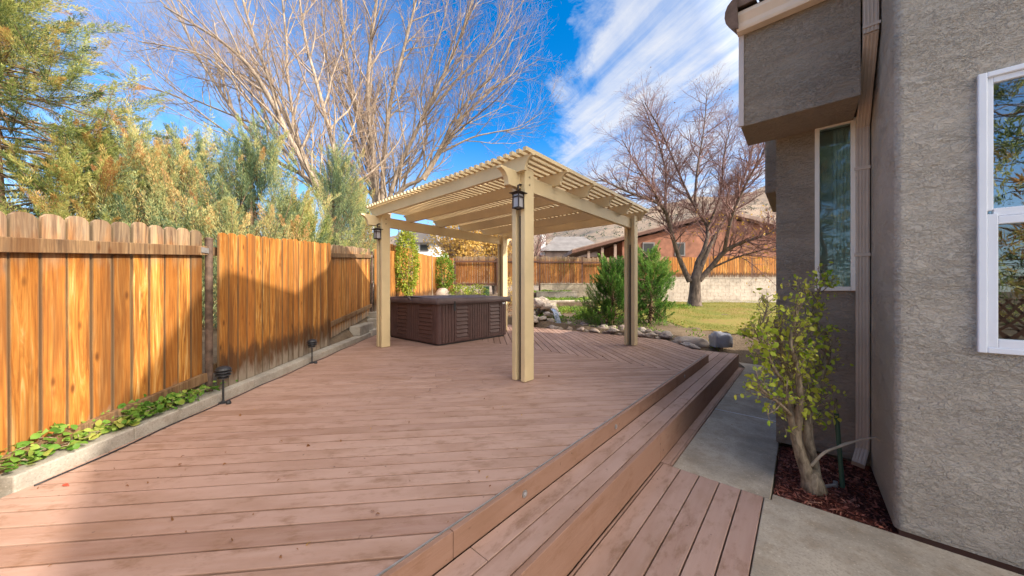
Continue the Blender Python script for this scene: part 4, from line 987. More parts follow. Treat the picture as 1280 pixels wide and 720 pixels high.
# ------------------------------------------------------------------ conifers behind the left fence
def plume_tree(name, label, base, height, rad_fn, n_pl, per, mats, trunk_r=0.07, droop=0.0, pl_len=(0.5, 0.9), leaf=(0.05, 0.12), lw=0.010, lean=(0, 0), cat='tree', group=None, zfrac=(0.05, 1.0), spread=0.55, upb=0.75, tm=0.38):
    t = thing(name, label, cat, tuple(base), group); base = Vector(base)
    mb = MB(); tr = []
    for k in range(9):
        f = k / 8; tr.append(base + Vector((lean[0] * f + 0.06 * math.sin(f * 5), lean[1] * f + 0.05 * math.cos(f * 4), height * 0.93 * f)))
    mb.tube(tr, [trunk_r * (1 - 0.88 * k / 8) for k in range(9)], 8)
    CC, DD, LL, TT = [], [], [], []
    sd_ = Vector((random.random() * 50, random.random() * 50, 0))
    for i in range(n_pl):
        f = zfrac[0] + (zfrac[1] - zfrac[0]) * (random.random() ** 0.9); an = random.uniform(0, 2 * PI)
        rr = rad_fn(f, an) * (0.35 + 0.65 * math.sqrt(random.random()))
        out = Vector((math.cos(an), math.sin(an), 0)); c0 = base + Vector((lean[0] * f, lean[1] * f, height * f))
        end = c0 + out * rr + Vector((0, 0, random.gauss(0, 0.16)))
        axis = (out * random.uniform(0.2, 1.0) * spread + Vector((0, 0, upb - droop * random.random())) + Vector((random.gauss(0, .18), random.gauss(0, .18), random.gauss(0, .12)))).normalized()
        pl = random.uniform(*pl_len) * (0.55 + 0.45 * min(1, rr / 0.8 + 0.3)); s0 = end - axis * pl * 0.45
        if i % 3 == 0: mb.tube([c0 + Vector((0, 0, -0.12 * rr)), c0.lerp(s0, 0.6), s0, s0 + axis * pl * 0.8], [0.016, 0.011, 0.007, 0.003], 4, cap=False)
        u = rng.random(per) ** 0.8; ax_n = np.array(axis); bend = rng.normal(size=3) * 0.12
        r_ = rng.normal(size=(per, 3)); r_ -= np.outer(r_ @ ax_n, ax_n); r_ = unit(r_)
        w_ = (0.13 * pl) * (1 - u) ** 0.7 * rng.random(per) ** 0.6
        CC.append(np.array(s0) + np.outer(u * pl, ax_n) + np.outer((u * pl) ** 2, bend) + r_ * w_[:, None]); DD.append(ax_n * 1.15 + r_ * 0.6 + rng.normal(size=(per, 3)) * 0.2)
        LL.append(rng.uniform(*leaf, per)); TT.append(np.full(per, tm + 0.62 * mnoise.noise(s0 * 0.8 + sd_) + random.gauss(0, 0.17)) + (u - 0.5) * 0.3)
    mb.build('trunk', mats[0], t, smooth=True)
    CC = np.concatenate(CC); DD = np.concatenate(DD); LL = np.concatenate(LL)
    Vb, Fb = blades(CC, DD, LL, lw * rng.uniform(0.7, 1.5, len(LL)), 0.4, 0.05); fo_ = np_mesh('foliage', Vb, Fb, mats[1], t)
    at = fo_.data.attributes.new('tint', 'FLOAT', 'POINT'); at.data.foreach_set('value', np.repeat(np.concatenate(TT), 4).astype(np.float32))
    return t
def bulge(R0, top_pow=0.8, low=0.75, am=1.0):
    ph = [random.uniform(0, 6.28) for _ in range(3)]
    def f_(f, an):
        env = (low + (1 - low) * min(1, f * 3)) * max(0.04, 1 - f ** 1.7) ** top_pow
        return R0 * env * (1 + am * 0.22 * math.sin(2 * an + ph[0] + f * 5) + am * 0.15 * math.sin(5 * an + ph[1] - f * 9))
    return f_
def put(px, Y, dz=-0.1):
    p = C((px - 640) / F * Y, Y); p.z = gzf(p.x, p.y) + dz; return p
plume_tree('conifer_tree', 'tall ragged yellow green conifer at the far left above the fence', put(0, 4.9), 5.3, bulge(2.0, 0.62, 0.9), 600, 430, (M['bark_con'], M['conifer']), 0.12, 0.5, (0.6, 1.2), (0.03, 0.07), 0.006, zfrac=(0.16, 1.0), spread=0.9, upb=0.6, tm=0.31)
plume_tree('conifer_tree', 'mid height mottled juniper right of the tall conifer at far left', put(112, 5.4), 3.3, bulge(1.5), 330, 400, (M['bark_con'], M['conifer']), 0.08, 0.3, leaf=(0.03, 0.07), lw=0.0055, zfrac=(0.2, 1.0), spread=0.8)
jl = [(190, 5.7, 3.3, 1.15, 'conifer2', 'feathery grey green juniper with a pale plume above the first fence panel'),
      (248, 6.2, 3.35, 1.15, 'conifer2', 'rust tinged juniper standing above the rusty fence post'),
      (318, 6.5, 3.55, 1.15, 'conifer2', 'yellow orange juniper above the middle of the second fence panel'),
      (368, 7.6, 2.6, 1.0, 'conifer', 'low mottled juniper around the foot of the leaning bare tree'),
      (424, 9.3, 4.3, 1.0, 'conifer2', 'upright grey green juniper just left of the pergola beam end'),
      (446, 11.2, 3.6, 1.0, 'conifer', 'green juniper partly behind the left pergola post')]
for px_, Y_, h_, r_, mm, lab in jl:
    plume_tree('juniper_tree', lab, put(px_, Y_), h_, bulge(r_, 0.7, 0.9), 250, 430, (M['bark_con'], M[mm]), 0.06, 0.1, (0.7, 1.5), (0.03, 0.075), 0.006, group=None, zfrac=(0.12, 0.98), spread=0.45, upb=0.95)
# trees behind the photographer, seen only in the window panes
plume_tree('conifer_tree', 'broad conifer standing behind the photographer on the house side', (4.2, -8.0, -0.4), 8.5, bulge(2.7, 0.6, 0.9), 420, 70, (M['bark_con'], M['conifer']), 0.14, 0.5, (0.8, 1.4), (0.10, 0.22), 0.025, spread=1.0, upb=0.5)
plume_tree('conifer_tree', 'narrower conifer standing behind the photographer on the fence side', (0.6, -9.5, -0.4), 7.0, bulge(1.9, 0.6, 0.9), 360, 70, (M['bark_con'], M['conifer2']), 0.14, 0.5, (0.8, 1.4), (0.10, 0.22), 0.025, spread=1.0, upb=0.5)
tr_ = thing('trellis', 'dark diagonal lattice panel behind the photographer', 'trellis', (2.2, -1.65, -0.36)); mb = MB()
for k in range(-9, 18):
    for sg in (-1, 1):
        x0 = 1.2 + k * 0.14; z0 = -0.34; a = []
        for t_ in (0, 1.3): a.append((x0 + sg * t_ * 0.8 + (0 if sg > 0 else 0.6), z0 + t_))
        mb.obox(((a[0][0] + a[1][0]) / 2, -1.65 + 0.006 * sg, (a[0][1] + a[1][1]) / 2), Vector((a[1][0] - a[0][0], 0, a[1][1] - a[0][1])).normalized(), (0, 1, 0), Vector((-(a[1][1] - a[0][1]), 0, a[1][0] - a[0][0])).normalized(), 1.65, 0.010, 0.035)
mb.build('lattice', M['trim'], tr_)

# two green arborvitae by the stream
for px_, Y_, h_, r_, lab in ((765, 8.9, 1.70, 0.58, 'shorter olive green juniper left of the right pergola post'), (811, 9.2, 2.05, 0.62, 'taller bright green juniper right of the right pergola post')):
    b_ = put(px_, Y_, -0.03)
    plume_tree('green_juniper', lab, b_, h_, bulge(r_, 0.32, 0.8, 1.7), 400, 130, (M['bark_con'], M['green']), 0.05, 0.1, (0.28, 0.5), (0.03, 0.065), 0.009, zfrac=(0.08, 0.97), spread=0.85, upb=0.8, cat='shrub', tm=0.42)

# leafy mounds
def leafy(name, label, c, rad, n, leaf, mm, cat='shrub', stems=9, shell=0.55, kind=None):
    t = thing(name, label, cat, tuple(c)); c = Vector(c); mb = MB()
    for k in range(stems):
        an = random.uniform(0, 2 * PI); f = random.uniform(0.3, 0.9)
        e = c + Vector((rad[0] * f * math.cos(an), rad[1] * f * math.sin(an), rad[2] * random.uniform(0.8, 1.8)))
        mb.tube([c + Vector((0.03 * math.cos(an), 0.03 * math.sin(an), -0.02)), c.lerp(e, 0.5) + Vector((0, 0, 0.1 * rad[2])), e], [0.012 + 0.01 * rad[2], 0.01, 0.004], 5, cap=False)
    mb.build('stems', M['bark_shrub'], t)
    dirs = unit(rng.normal(size=(n, 3))); rr = shell + (1 - shell) * rng.random(n)
    rr *= np.array([1 + 0.30 * mnoise.noise(Vector(tuple(q * 2.3)) + c) for q in dirs])
    pts_ = np.array(c) + np.array([0, 0, rad[2]]) + dirs * np.array(rad) * rr[:, None]
    pts_[:, 2] = np.maximum(pts_[:, 2], c.z + 0.01)
    d_ = dirs + rng.normal(size=(n, 3)) * 0.7
    Vb, Fb = blades(pts_, d_, rng.uniform(0.6, 1.3, n) * leaf, rng.uniform(0.4, 0.7, n) * leaf, 0.45, 0.08); np_mesh('foliage', Vb, Fb, mm, t)
    return t
leafy('ivy_mound', 'tall mound of yellow green ivy over the fence behind the hot tub', Vector((*C(-3.58, 11.2)[:2], 0.75)), (0.38, 0.38, 1.25), 3400, 0.085, M['ivyy'], 'ivy', shell=0.7)
leafy('ivy_mound', 'smaller dark green ivy mound over the fence near the back corner', put(554, 16.0, 0.4), (0.55, 0.5, 0.85), 1900, 0.11, M['cover'], 'ivy', shell=0.7)
for px_, Y_, rad, mm, lab in ((534, 12.4, (0.35, 0.35, 0.55), M['ivyy'], 'yellowing bush against the fence boards behind the hot tub'),
                              (575, 14.5, (0.6, 0.45, 0.38), M['ivyy'], 'low yellow green bush right of the far boulder'),
                              (597, 15.0, (0.6, 0.45, 0.36), M['ivyy'], 'low yellow green bush left of the rear pergola post'),
                              (640, 13.5, (0.6, 0.6, 0.62), M['amber'], 'round amber bush between the rear and front pergola posts'),
                              (520, 12.6, (0.5, 0.4, 0.22), M['amber'], 'low amber ground shrub behind the hot tub cover')):
    leafy('bush', lab, put(px_, Y_, 0), rad, 900, 0.075, mm)
# autumn trees beyond the back fence
def far_tree(px, Y, z0, h, spread_, lab, mm, nleaf, bark, twig):
    b_ = C((px - 640) / F * Y, Y, z0); lim = []
    for k in range(7):
        an = k / 7 * 2 * PI + random.uniform(-.3, .3); e = b_ + Vector((math.cos(an) * spread_ * random.uniform(.6, 1), math.sin(an) * spread_ * random.uniform(.6, 1), h * random.uniform(.7, 1)))
        m1 = b_ + Vector((math.cos(an) * spread_ * 0.2, math.sin(an) * spread_ * 0.2, h * 0.4))
        lim.append(([b_, b_.lerp(m1, 0.5), m1, m1.lerp(e, 0.5) + Vector((0, 0, 0.2)), e], 0.12, 0.02))
    cfg = dict(trunk_lvl=0, max=3, sides=[6, 4, 3, 3], dens=[3.0, 3.4, 4.0], start=[0.3, 0.1, 0.1], ang=[(25, 55), (25, 60), (25, 60)], len=[h * 0.26, h * 0.14, h * 0.08], rad=[0.035, 0.018, 0.011], segs=[3, 3, 2], wob=0.12, up=[0.05, 0.03, 0.0])
    t, tips = bare_tree('autumn_tree' if nleaf else 'bare_tree', lab, b_, lim, cfg, (bark, twig))
    if nleaf:
        tips = random.sample(tips, min(nleaf, len(tips))); q = np.array([tuple(p) for p in tips]); q = np.concatenate([q] + [q + rng.normal(size=q.shape) * 0.25 for _ in range(4)])
        Vb, Fb = blades(q, rng.normal(size=q.shape), 0.22, 0.12); np_mesh('foliage', Vb, Fb, mm, t)
far_tree(575, 24, 0.4, 6.6, 2.6, 'amber leaved tree beyond the back fence left of the rear pergola post', M['amber'], 1900, M['bark_grey'], M['twig_tan'])
far_tree(618, 27, 0.4, 7.2, 2.4, 'golden leaved tree beyond the back fence behind the rear pergola post', M['amber'], 1100, M['bark_dark'], M['twig_tan'])
far_tree(660, 25, 0.4, 6.4, 2.2, 'purple grey leafless tree beyond the back fence between the pergola posts', None, 0, M['bark_dark'], M['twig_red'])
for px_, Y_, h_, lab in ((700, 24, 0.62, 'clipped green bush poking above the back fence left of the red house'), (752, 24.5, 0.65, 'green bush above the back fence beside the shorter juniper'), (728, 23, 0.5, 'small green bush above the fence between two larger ones')):
    leafy('bush', lab, C((px_ - 640) / F * Y_, Y_, 2.1), (1.0, 0.8, h_), 900, 0.13, M['cover'])

# ground cover
def cover_patch(name, X0, X1, Y0, Y1, n, hgt, leaf, mm, lab, z=None, cond=None):
    xx = rng.uniform(X0, X1, n); yy = rng.uniform(Y0, Y1, n)
    w = np.array([mnoise.noise(Vector((a * 1.4, b * 1.4, 9))) for a, b in zip(xx, yy)]); k = w > -0.25
    if cond is not None: k &= cond(xx, yy)
    xx, yy, w = xx[k], yy[k], w[k]; wx_ = CA * xx - SA * yy; wy_ = SA * xx + CA * yy
    zz = (gz(wx_, wy_) if z is None else z) + hgt * rng.random(len(xx)) * (0.5 + w)
    d_ = rng.normal(size=(len(xx), 3)); d_[:, 2] = np.abs(d_[:, 2]) + 0.4
    Vb, Fb = blades(np.stack([wx_, wy_, zz], 1), d_, leaf * rng.uniform(.6, 1.3, len(xx)), leaf * 0.55, 0.45, 0.1)
    tag(np_mesh(name, Vb, Fb, mm, None), lab, 'ground cover', kind='stuff')
def terr(z0, name, X0, X1, Ya, Yb, lab):
    a = [C(X0, Ya), C(X1, Ya + (0.5 if X1 > 3.3 else 0)), C(X1, Yb), C(X0, Yb)]; mb = MB().prism([(p.x, p.y) for p in a], 0.1, z0)
    tag(mb.build(name, M['dirt'], None), lab, 'terrace', kind='structure')
terr(0.58, 'terrace_soil', 0.9, 3.3, 12.9, 16.1, 'soil of the lower garden terrace')
terr(0.90, 'terrace_soil', 1.2, 3.15, 16.35, 18.5, 'soil of the upper garden terrace')
cover_patch('ground_cover', 0.9, 3.25, 13.0, 16.0, 4200, 0.16, 0.06, M['cover'], 'bright green leafy cover on the lower terrace', 0.59)
cover_patch('ground_cover', 1.2, 3.1, 16.4, 18.4, 2500, 0.14, 0.07, M['cover'], 'green leafy cover on the upper terrace', 0.91)
cover_patch('ground_cover', 0.8, 3.3, 9.6, 12.4, 6500, 0.22, 0.055, M['cover'], 'dark green cover between the stream rocks and terrace wall')
cover_patch('ground_cover', 4.4, 7.2, 12.5, 15.5, 3000, 0.16, 0.06, M['cover'], 'grey green cover left of the gnarled tree trunk')
cover_patch('ground_cover', 1.2, 4.6, 7.0, 9.6, 1500, 0.10, 0.05, M['cover'], 'thin green weeds among the stream rocks', cond=lambda x, y: (SA * x + CA * y) > 7.75)
cover_patch('leaf_litter', -3.0, 3.0, 9.9, 13.5, 3500, 0.06, 0.06, M['leafdry'], 'dry brown leaf litter behind the hot tub', cond=lambda x, y: (SA * x + CA * y) > 7.75)

# ------------------------------------------------------------------ rocks, waterfall, boulder
def rock_mesh(seed, flat=0.7, box=1.0):
    import bmesh
    bm = bmesh.new(); bmesh.ops.create_icosphere(bm, subdivisions=3, radius=0.5); sd = Vector((seed * 7.3, seed * 3.1, seed))
    for v in bm.verts:
        d_ = v.co.normalized(); k = 1 + 0.38 * mnoise.noise(d_ * 1.3 + sd) + 0.15 * mnoise.noise(d_ * 3.2 + sd) + 0.05 * mnoise.noise(d_ * 8 + sd)
        v.co = Vector([math.copysign(abs(q_) ** box, q_) for q_ in d_]) * 0.5 * k; v.co.z = max(-0.22, v.co.z * flat)
        q = 0.36; v.co.x = max(-q - 0.1, min(q + 0.1, v.co.x))
    me = bpy.data.meshes.new('rock'); bm.to_mesh(me); bm.free(); me.polygons.foreach_set('use_smooth', [True] * len(me.polygons)); return me
def angular(me, ang=35):
    return me
rocksA = [rock_mesh(i + 1, random.uniform(0.55, 0.85)) for i in range(6)]
for m_ in rocksA: m_.materials.append(M['rock'])
rocksP = [rock_mesh(i + 21, random.uniform(0.6, 0.95)) for i in range(5)]
for m_ in rocksP: m_.materials.append(M['rockpale'])
def rock(mlist, p, s, lab, grp=None, i=0):
    o = bpy.data.objects.new('rock', mlist[i % len(mlist)]); COL.objects.link(o); o.location = p; o.scale = (s * random.uniform(.9, 1.4), s * random.uniform(.8, 1.1), s * random.uniform(.75, 1.05))
    o.rotation_euler = (random.uniform(-.2, .2), random.uniform(-.2, .2), random.uniform(0, 6.28)); return tag(o, lab, 'rock', grp)
i = 0
for Xw in np.linspace(-6.0, -2.35, 24):
    for row in range(2):
        x = Xw + random.uniform(-0.08, 0.08); y = 7.62 + 0.24 * row + random.uniform(-0.04, 0.12) + 0.10
        s = random.uniform(0.17, 0.34); z = 0.0 + 0.05 * row + random.uniform(-0.03, 0.03)
        if x > -5.55: rock(rocksA, (x, y, z), s, 'grey brown river rock in the border along the back edge of the deck', 'rocks bordering the back of the deck', i); i += 1
for k, (x, y, s) in enumerate(((-2.0, 7.78, 0.34), (-1.75, 7.55, 0.3), (-2.25, 7.95, 0.26), (-1.6, 7.8, 0.22))):
    rock(rocksA, (x, y, -0.1), s, 'rock in the loose cluster between the deck corner and the lawn', 'rocks by the deck corner', k)
rp = rock(rocksP, (-1.72, 7.74, -0.06), 0.42, 'long pale flat rock beside the blue grey landscape boulder'); rp.scale = (0.62, 0.36, 0.34); rp.rotation_euler = (0, 0, 0.4)
# waterfall pile
wc = C(0.92, 10.15); i = 0
for k in range(30):
    f = k / 30; a_ = random.uniform(0, 2 * PI); rr = 0.62 * (1 - f) ** 0.7
    p = wc + Vector((math.cos(a_) * rr, math.sin(a_) * rr, 0)); rock(rocksP, (p.x, p.y, 0.0 + 0.72 * f + 0.02), random.uniform(0.22, 0.40), 'pale tumbled rock in the little waterfall pile behind the deck', 'rocks of the waterfall pile', k)
wv = thing('waterfall', 'thin stream of white water spilling down the rock pile', 'waterfall', tuple(wc))
side = Vector((CA, SA, 0))
for q in range(5):
    pth = smooth_path([P(690, 386, 9.70), P(694, 390, 9.45), P(697, 400, 9.36), P(700, 411, 9.3)], 4); mb = MB()
    mb.tube([p + side * ((q - 2) * 0.035 * (0.6 + 0.5 * k / len(pth)) + random.uniform(-.006, .006)) for k, p in enumerate(pth)], [0.010 + 0.008 * random.random() for _ in pth], 6); mb.build('falling_water', M['water'], wv, smooth=True)
# landscape boulder
me = rock_mesh(44, 1.0, 0.55); me.materials.append(M['rockblue'])
bo = bpy.data.objects.new('boulder', me); COL.objects.link(bo); q = G(900, 432, -0.14); bo.location = (q.x, q.y, -0.06); bo.scale = (0.40, 0.34, 0.44); bo.rotation_euler = (0, 0, 0.72)
tag(bo, 'rounded blue grey boulder at the end of the step by the lawn', 'boulder')
q = put(553, 14.6, 0.0); bo = rock(rocksA, (q.x, q.y, q.z + 0.25), 0.6, 'large pale boulder by the fence beyond the hot tub'); bo.scale = (0.75, 0.6, 0.75)
q = put(608, 15.0, 0); mb = MB(); mb.obox((q.x, q.y, q.z + 0.3), (CA, SA, 0), (-SA, CA, 0), (0, 0, 1), 0.26, 0.2, 0.6); mb.obox((q.x, q.y, q.z + 0.615), (CA, SA, 0), (-SA, CA, 0), (0, 0, 1), 0.30, 0.24, 0.03)
tag(mb.build('utility_box', M['gbox'], None, bevel=0.01), 'small dark green utility box beside the rear pergola post', 'utility box')

# ------------------------------------------------------------------ shrub at the house corner
sb = thing('leafy_shrub', 'twisted two stemmed shrub with yellow green leaves in the mulch bed', 'shrub', (0.0, 3.2, -0.36))
YS = 2.36
def sp(px, py, d=0.0): return P(px, py, YS + d)
base = sp(1012, 606); mbs = MB(); tips = []
stems = [([sp(1016, 610), sp(1008, 590), sp(998, 560, 0.02), sp(990, 520, 0.04), sp(984, 480, 0.06), sp(978, 440, 0.05), sp(968, 400, 0.02)], 0.050, 0.012),
         ([sp(1020, 606, 0.03), sp(1016, 575, 0.05), sp(1010, 545, 0.06), sp(1012, 510, 0.08), sp(1026, 470, 0.10), sp(1035, 440, 0.10), sp(1030, 415, 0.1)], 0.042, 0.014),
         ([sp(996, 545, 0.03), sp(1000, 500, -0.02), sp(996, 460, -0.05), sp(988, 430, -0.06), sp(995, 395, -0.05), sp(1004, 360, 0.0)], 0.026, 0.007),
         ([sp(1012, 510, 0.08), sp(1000, 480, 0.12), sp(990, 455, 0.14), sp(1000, 420, 0.15), sp(1018, 380, 0.14), sp(1030, 345, 0.12)], 0.018, 0.006),
         ([sp(984, 480, 0.06), sp(970, 465, 0.0), sp(958, 440, -0.06), sp(952, 415, -0.08), sp(960, 380, -0.06)], 0.016, 0.005),
         ([sp(990, 520, 0.04), sp(975, 505, -0.06), sp(958, 492, -0.12), sp(945, 478, -0.14)], 0.013, 0.005)]
cfgS = dict(trunk_lvl=9, max=2, sides=[9, 5, 4], dens=[30, 40], start=[0.30, 0.15], ang=[(20, 60), (25, 70)], len=[0.21, 0.085], rad=[0.0045, 0.0022], segs=[4, 3], wob=0.25, up=[0.14, 0.05], tips=[])
for pts_, r0, r1 in stems: branch(smooth_path(pts_), r0, r1, 0, [mbs, mbs], cfgS)
mbs.tube([sp(1018, 616), sp(1016, 604), sp(1012, 588)], [0.080, 0.066, 0.05], 12)
mbs.build('stems', M['bark_shrub'], sb, smooth=True)
print('TIPS', len(cfgS['tips'])); tips = [p for p in cfgS['tips'] if p.z > 0.0]; random.shuffle(tips); tips = tips[:1000]
q = np.array([tuple(p) for p in tips]); q = np.concatenate([q, q[: len(q) // 2] + rng.normal(size=(len(q) // 2, 3)) * 0.03]); d = rng.normal(size=q.shape) * 0.7; d[:, 2] -= 0.8
def oval_leaves(C0, D, Ls, Wr=0.55, up=None):
    n_ = len(C0); D = unit(D); side = unit(np.cross(D, unit(rng.normal(size=(n_, 3)) if up is None else up + rng.normal(size=(n_, 3)) * 0.25))); nor = np.cross(side, D); Ls = np.asarray(Ls).reshape(-1, 1)
    prof = [(0, 0, 0), (0.25, 0.8, 0.06), (0.55, 1.0, 0.10), (0.82, 0.6, 0.05), (1.0, 0, -0.06)]
    L_, R_ = [], []
    P0 = C0; A1 = [C0 + D * Ls * a + nor * Ls * c_ + side * Ls * Wr * 0.5 * b for a, b, c_ in prof[1:4]]; B1 = [C0 + D * Ls * a + nor * Ls * c_ - side * Ls * Wr * 0.5 * b for a, b, c_ in prof[1:4]]; T_ = C0 + D * Ls + nor * Ls * -0.06
    V_ = np.stack([P0, A1[0], A1[1], A1[2], T_, B1[2], B1[1], B1[0]], 1).reshape(-1, 3)
    o = (np.arange(n_) * 8)[:, None]
    F_ = np.concatenate([o + np.array([[0, 1, 7, 0]]), o + np.array([[1, 2, 6, 7]]), o + np.array([[2, 3, 5, 6]]), o + np.array([[3, 4, 5, 3]])])
    F_ = np.concatenate([o + np.array([[7, 0, 1, 2]])[:, [0, 1, 2, 3]] * 0 + np.array([[0, 1, 2, 7]]), o + np.array([[7, 2, 3, 6]]), o + np.array([[6, 3, 4, 5]])])
    return V_, F_
Vb, Fb = oval_leaves(q, d, 0.020 + 0.038 * rng.random(len(q)) ** 2.0, 0.62); np_mesh('leaves', Vb, Fb, M['shrub'], sb)
# dead branch, stake and drip fitting
mb = MB(); br = smooth_path([sp(1014, 582), sp(1030, 566, -0.02), sp(1050, 558, -0.03), sp(1075, 550, -0.04), sp(1096, 547, -0.04)], 4)
mb.tube(br, [0.010 - 0.005 * i / len(br) for i in range(len(br))], 7)
br = smooth_path([sp(1040, 562, -0.025), sp(1058, 553, 0.0), sp(1076, 551, 0.02)], 3); mb.tube(br, 0.004, 5); mb.tube([sp(1094, 547, -0.04), sp(1100, 551, -0.05)], 0.004, 5)
tag(mb.build('dead_branch', M['twig_pale'], None), 'bare broken branch pointing from the shrub to the house corner', 'branch')
mb = MB(); s0 = sp(1054, 618, 0.0); s1 = sp(1044, 498, 0.08)
stt = thing('plant_stake', 'dark green stake with a pale wooden tip beside the shrub', 'stake', tuple(s0))
mb.tube([s0, s0.lerp(s1, 0.84)], 0.014, 8); mb.build('stake_sleeve', M['gbox'], stt)
mb = MB(); mb.tube([s0.lerp(s1, 0.841), s1], [0.012, 0.010], 7); mb.build('stake_tip', M['bark_shrub'], stt)
mb = MB(); a1 = sp(1022, 628, -0.02); a2 = sp(1046, 612, 0.02); a1.z = a2.z = -0.335
mb.tube([a1, a2], 0.011, 8); mb.tube([a1.lerp(a2, 0.93) + Vector((0, 0, -0.03)), a1.lerp(a2, 0.93) + Vector((0, 0, 0.025))], 0.014, 8); mb.tube([a1, a1.lerp(a2, 0.16)], 0.014, 8)
tag(mb.build('pipe_fitting', M['steel'], None), 'short grey pipe fitting lying on the mulch below the shrub', 'pipe')

# ------------------------------------------------------------------ ivy at the kerb, path lights, cable, leaves
iv = thing('ivy_plant', 'trailing green ivy between the fence rail and the concrete kerb', 'ivy', (*kp(0.8, 0.1), 0.1))
mb = MB(); q = []
for k in range(36):
    s0 = random.choice([-0.3, 0.0, 0.15, 0.5, 0.6, 0.95]) + random.uniform(-0.12, 0.2); pa = []
    for j in range(6):
        s = s0 + j * random.uniform(0.06, 0.13); o_ = 0.05 + 0.17 * random.random(); zz = 0.10 + 0.09 * random.random() * math.sin(j / 5 * PI) + 0.02; p = kp(s, o_); pa.append(Vector((p[0], p[1], zz)))
    pa = smooth_path(pa, 3); mb.tube(pa, 0.0028, 4, cap=False); q += [p for p in pa for _ in range(2)]
for k in range(5):
    s0 = -0.5 + 0.12 * k; p = kp(s0, 0.05); p2 = kp(s0 - 0.2, -0.03); p3 = kp(s0 - 0.4, -0.02)
    pa = smooth_path([Vector((*p, 0.13)), Vector((*p2, 0.09)), Vector((*p3, 0.03))], 4); mb.tube(pa, 0.003, 4, cap=False); q += pa
mb.build('stems', M['bark_shrub'], iv)
q = np.array([tuple(p) for p in q]) + rng.normal(size=(len(q), 3)) * np.array([0.025, 0.025, 0.016]); q[:, 2] = np.maximum(q[:, 2], 0.095)
d = rng.normal(size=q.shape); d[:, 2] = rng.uniform(-0.2, 0.5, len(q)); up = np.tile([0.25, 0.2, 1.0], (len(q), 1))
q = np.concatenate([q, q[::2] + rng.normal(size=q[::2].shape) * np.array([0.03, 0.03, 0.02])]); q[:, 2] = np.maximum(q[:, 2], 0.10); d = rng.normal(size=q.shape); d[:, 2] = rng.uniform(-0.5, 0.7, len(q)); up = np.tile([0.3, 0.3, 0.7], (len(q), 1)) + rng.normal(size=q.shape) * 0.35
Vb, Fb = oval_leaves(q, d, 0.018 + 0.042 * rng.random(len(q)) ** 1.3, 0.78, up); np_mesh('leaves', Vb, Fb, M['ivy'], iv)
def path_light(x, y, lab):
    t = thing('path_light', lab, 'path light', (x, y, 0), 'path lights along the kerb'); z = 0.235
    mb = MB(); mb.lathe((x, y, 0), [(0.035, 0.0), (0.035, 0.012), (0.012, 0.02), (0.0085, 0.03), (0.0085, z)], 12); mb.build('stake', M['black'], t)
    mb = MB()
    for zz, rr in ((z, 0.045), (z + 0.026, 0.060), (z + 0.052, 0.064)): mb.lathe((x, y, zz), [(rr * 0.55, 0.0), (rr, 0.003), (rr + 0.002, 0.009), (rr * 0.9, 0.016), (rr * 0.5, 0.019)], 20)
    mb.lathe((x, y, z + 0.078), [(0.063, 0.0), (0.065, 0.006), (0.056, 0.022), (0.034, 0.036), (0.004, 0.042)], 20); mb.build('louvre_head', M['black'], t, smooth=False)
    mb = MB(); mb.lathe((x, y, z - 0.004), [(0.022, 0), (0.024, 0.07)], 14); mb.build('lens', M['frost'], t)
    return t
def copy_tree(o, parent=None):
    c_ = o.copy(); COL.objects.link(c_); c_.parent = parent
    for ch in [x for x in bpy.data.objects if x.parent == o]: copy_tree(ch, c_)
    return c_
p1 = G(279, 504, 0); pl1 = path_light(p1.x, p1.y, 'nearer black louvred path light by the kerb and rusty fence post')
p2 = G(390, 454, 0); pl2 = copy_tree(pl1); pl2.location = (p2.x, p2.y, 0); pl2['label'] = 'farther black louvred path light by the kerb below the second fence panel'
mb = MB(); pa = []
for k in range(40):
    s = 0.1 + k * 0.155; p = kp(s, -0.025 - 0.018 * (1 + math.sin(k * 0.9)) * (0.4 + 0.6 * math.sin(k * 0.37) ** 2)); pa.append(Vector((p[0], p[1], 0.006)))
mb.tube(smooth_path(pa, 2), 0.005, 5); tag(mb.build('cable', M['black'], None, smooth=True), 'thin black cable lying along the foot of the kerb', 'cable')
for k, pt in enumerate((p1, p2)):
    mb = MB(); c_ = pt + Vector((0.065, 0.03, 0)); mb.lathe((c_.x, c_.y, 0.001), [(0.020, 0), (0.022, 0.012), (0.014, 0.03), (0.006, 0.036)], 10)
    tag(mb.build('cable_connector', M['black'], None), ('black cable connector on the deck beside the nearer path light', 'black cable connector on the deck beside the farther path light')[k], 'connector')
# fallen leaves on the deck
lms = []
for k in range(5):
    Vb, Fb = oval_leaves(np.array([[0, 0, 0.0]]), np.array([[1.0, 0.1 * k, 0.02]]), [0.045], 0.35 + 0.1 * k, np.array([[0, 0, 1.0]]))
    me = bpy.data.meshes.new('fallen_leaf'); me.from_pydata([tuple(v) for v in Vb], [], [tuple(f) for f in Fb]); me.materials.append(M['leafdry'] if k < 4 else M['autumn']); lms.append(me)
for k in range(60):
    for _ in range(30):
        px_ = random.uniform(30, 880); py_ = 425 + 290 * random.random() ** 1.2; p = G(px_, py_, 0)
        side_ = (Vector((p.x, p.y)) - k0).dot(kn_)
        if p.x < RX - 0.06 and side_ < -0.06 and p.y < 7.2: break
    o = bpy.data.objects.new('fallen_leaf', lms[min(4, int(random.random() * 4.3))]); COL.objects.link(o); o.location = (p.x, p.y, 0.006); o.rotation_euler = (random.uniform(-.25, .25), random.uniform(-.25, .25), random.uniform(0, 6.28)); s = random.uniform(0.22, 0.6); o.scale = (s, s * random.uniform(.5, 1), s * 3)
    tag(o, 'small dry brown leaf scattered on the deck boards', 'leaf', 'dry leaves on the deck')
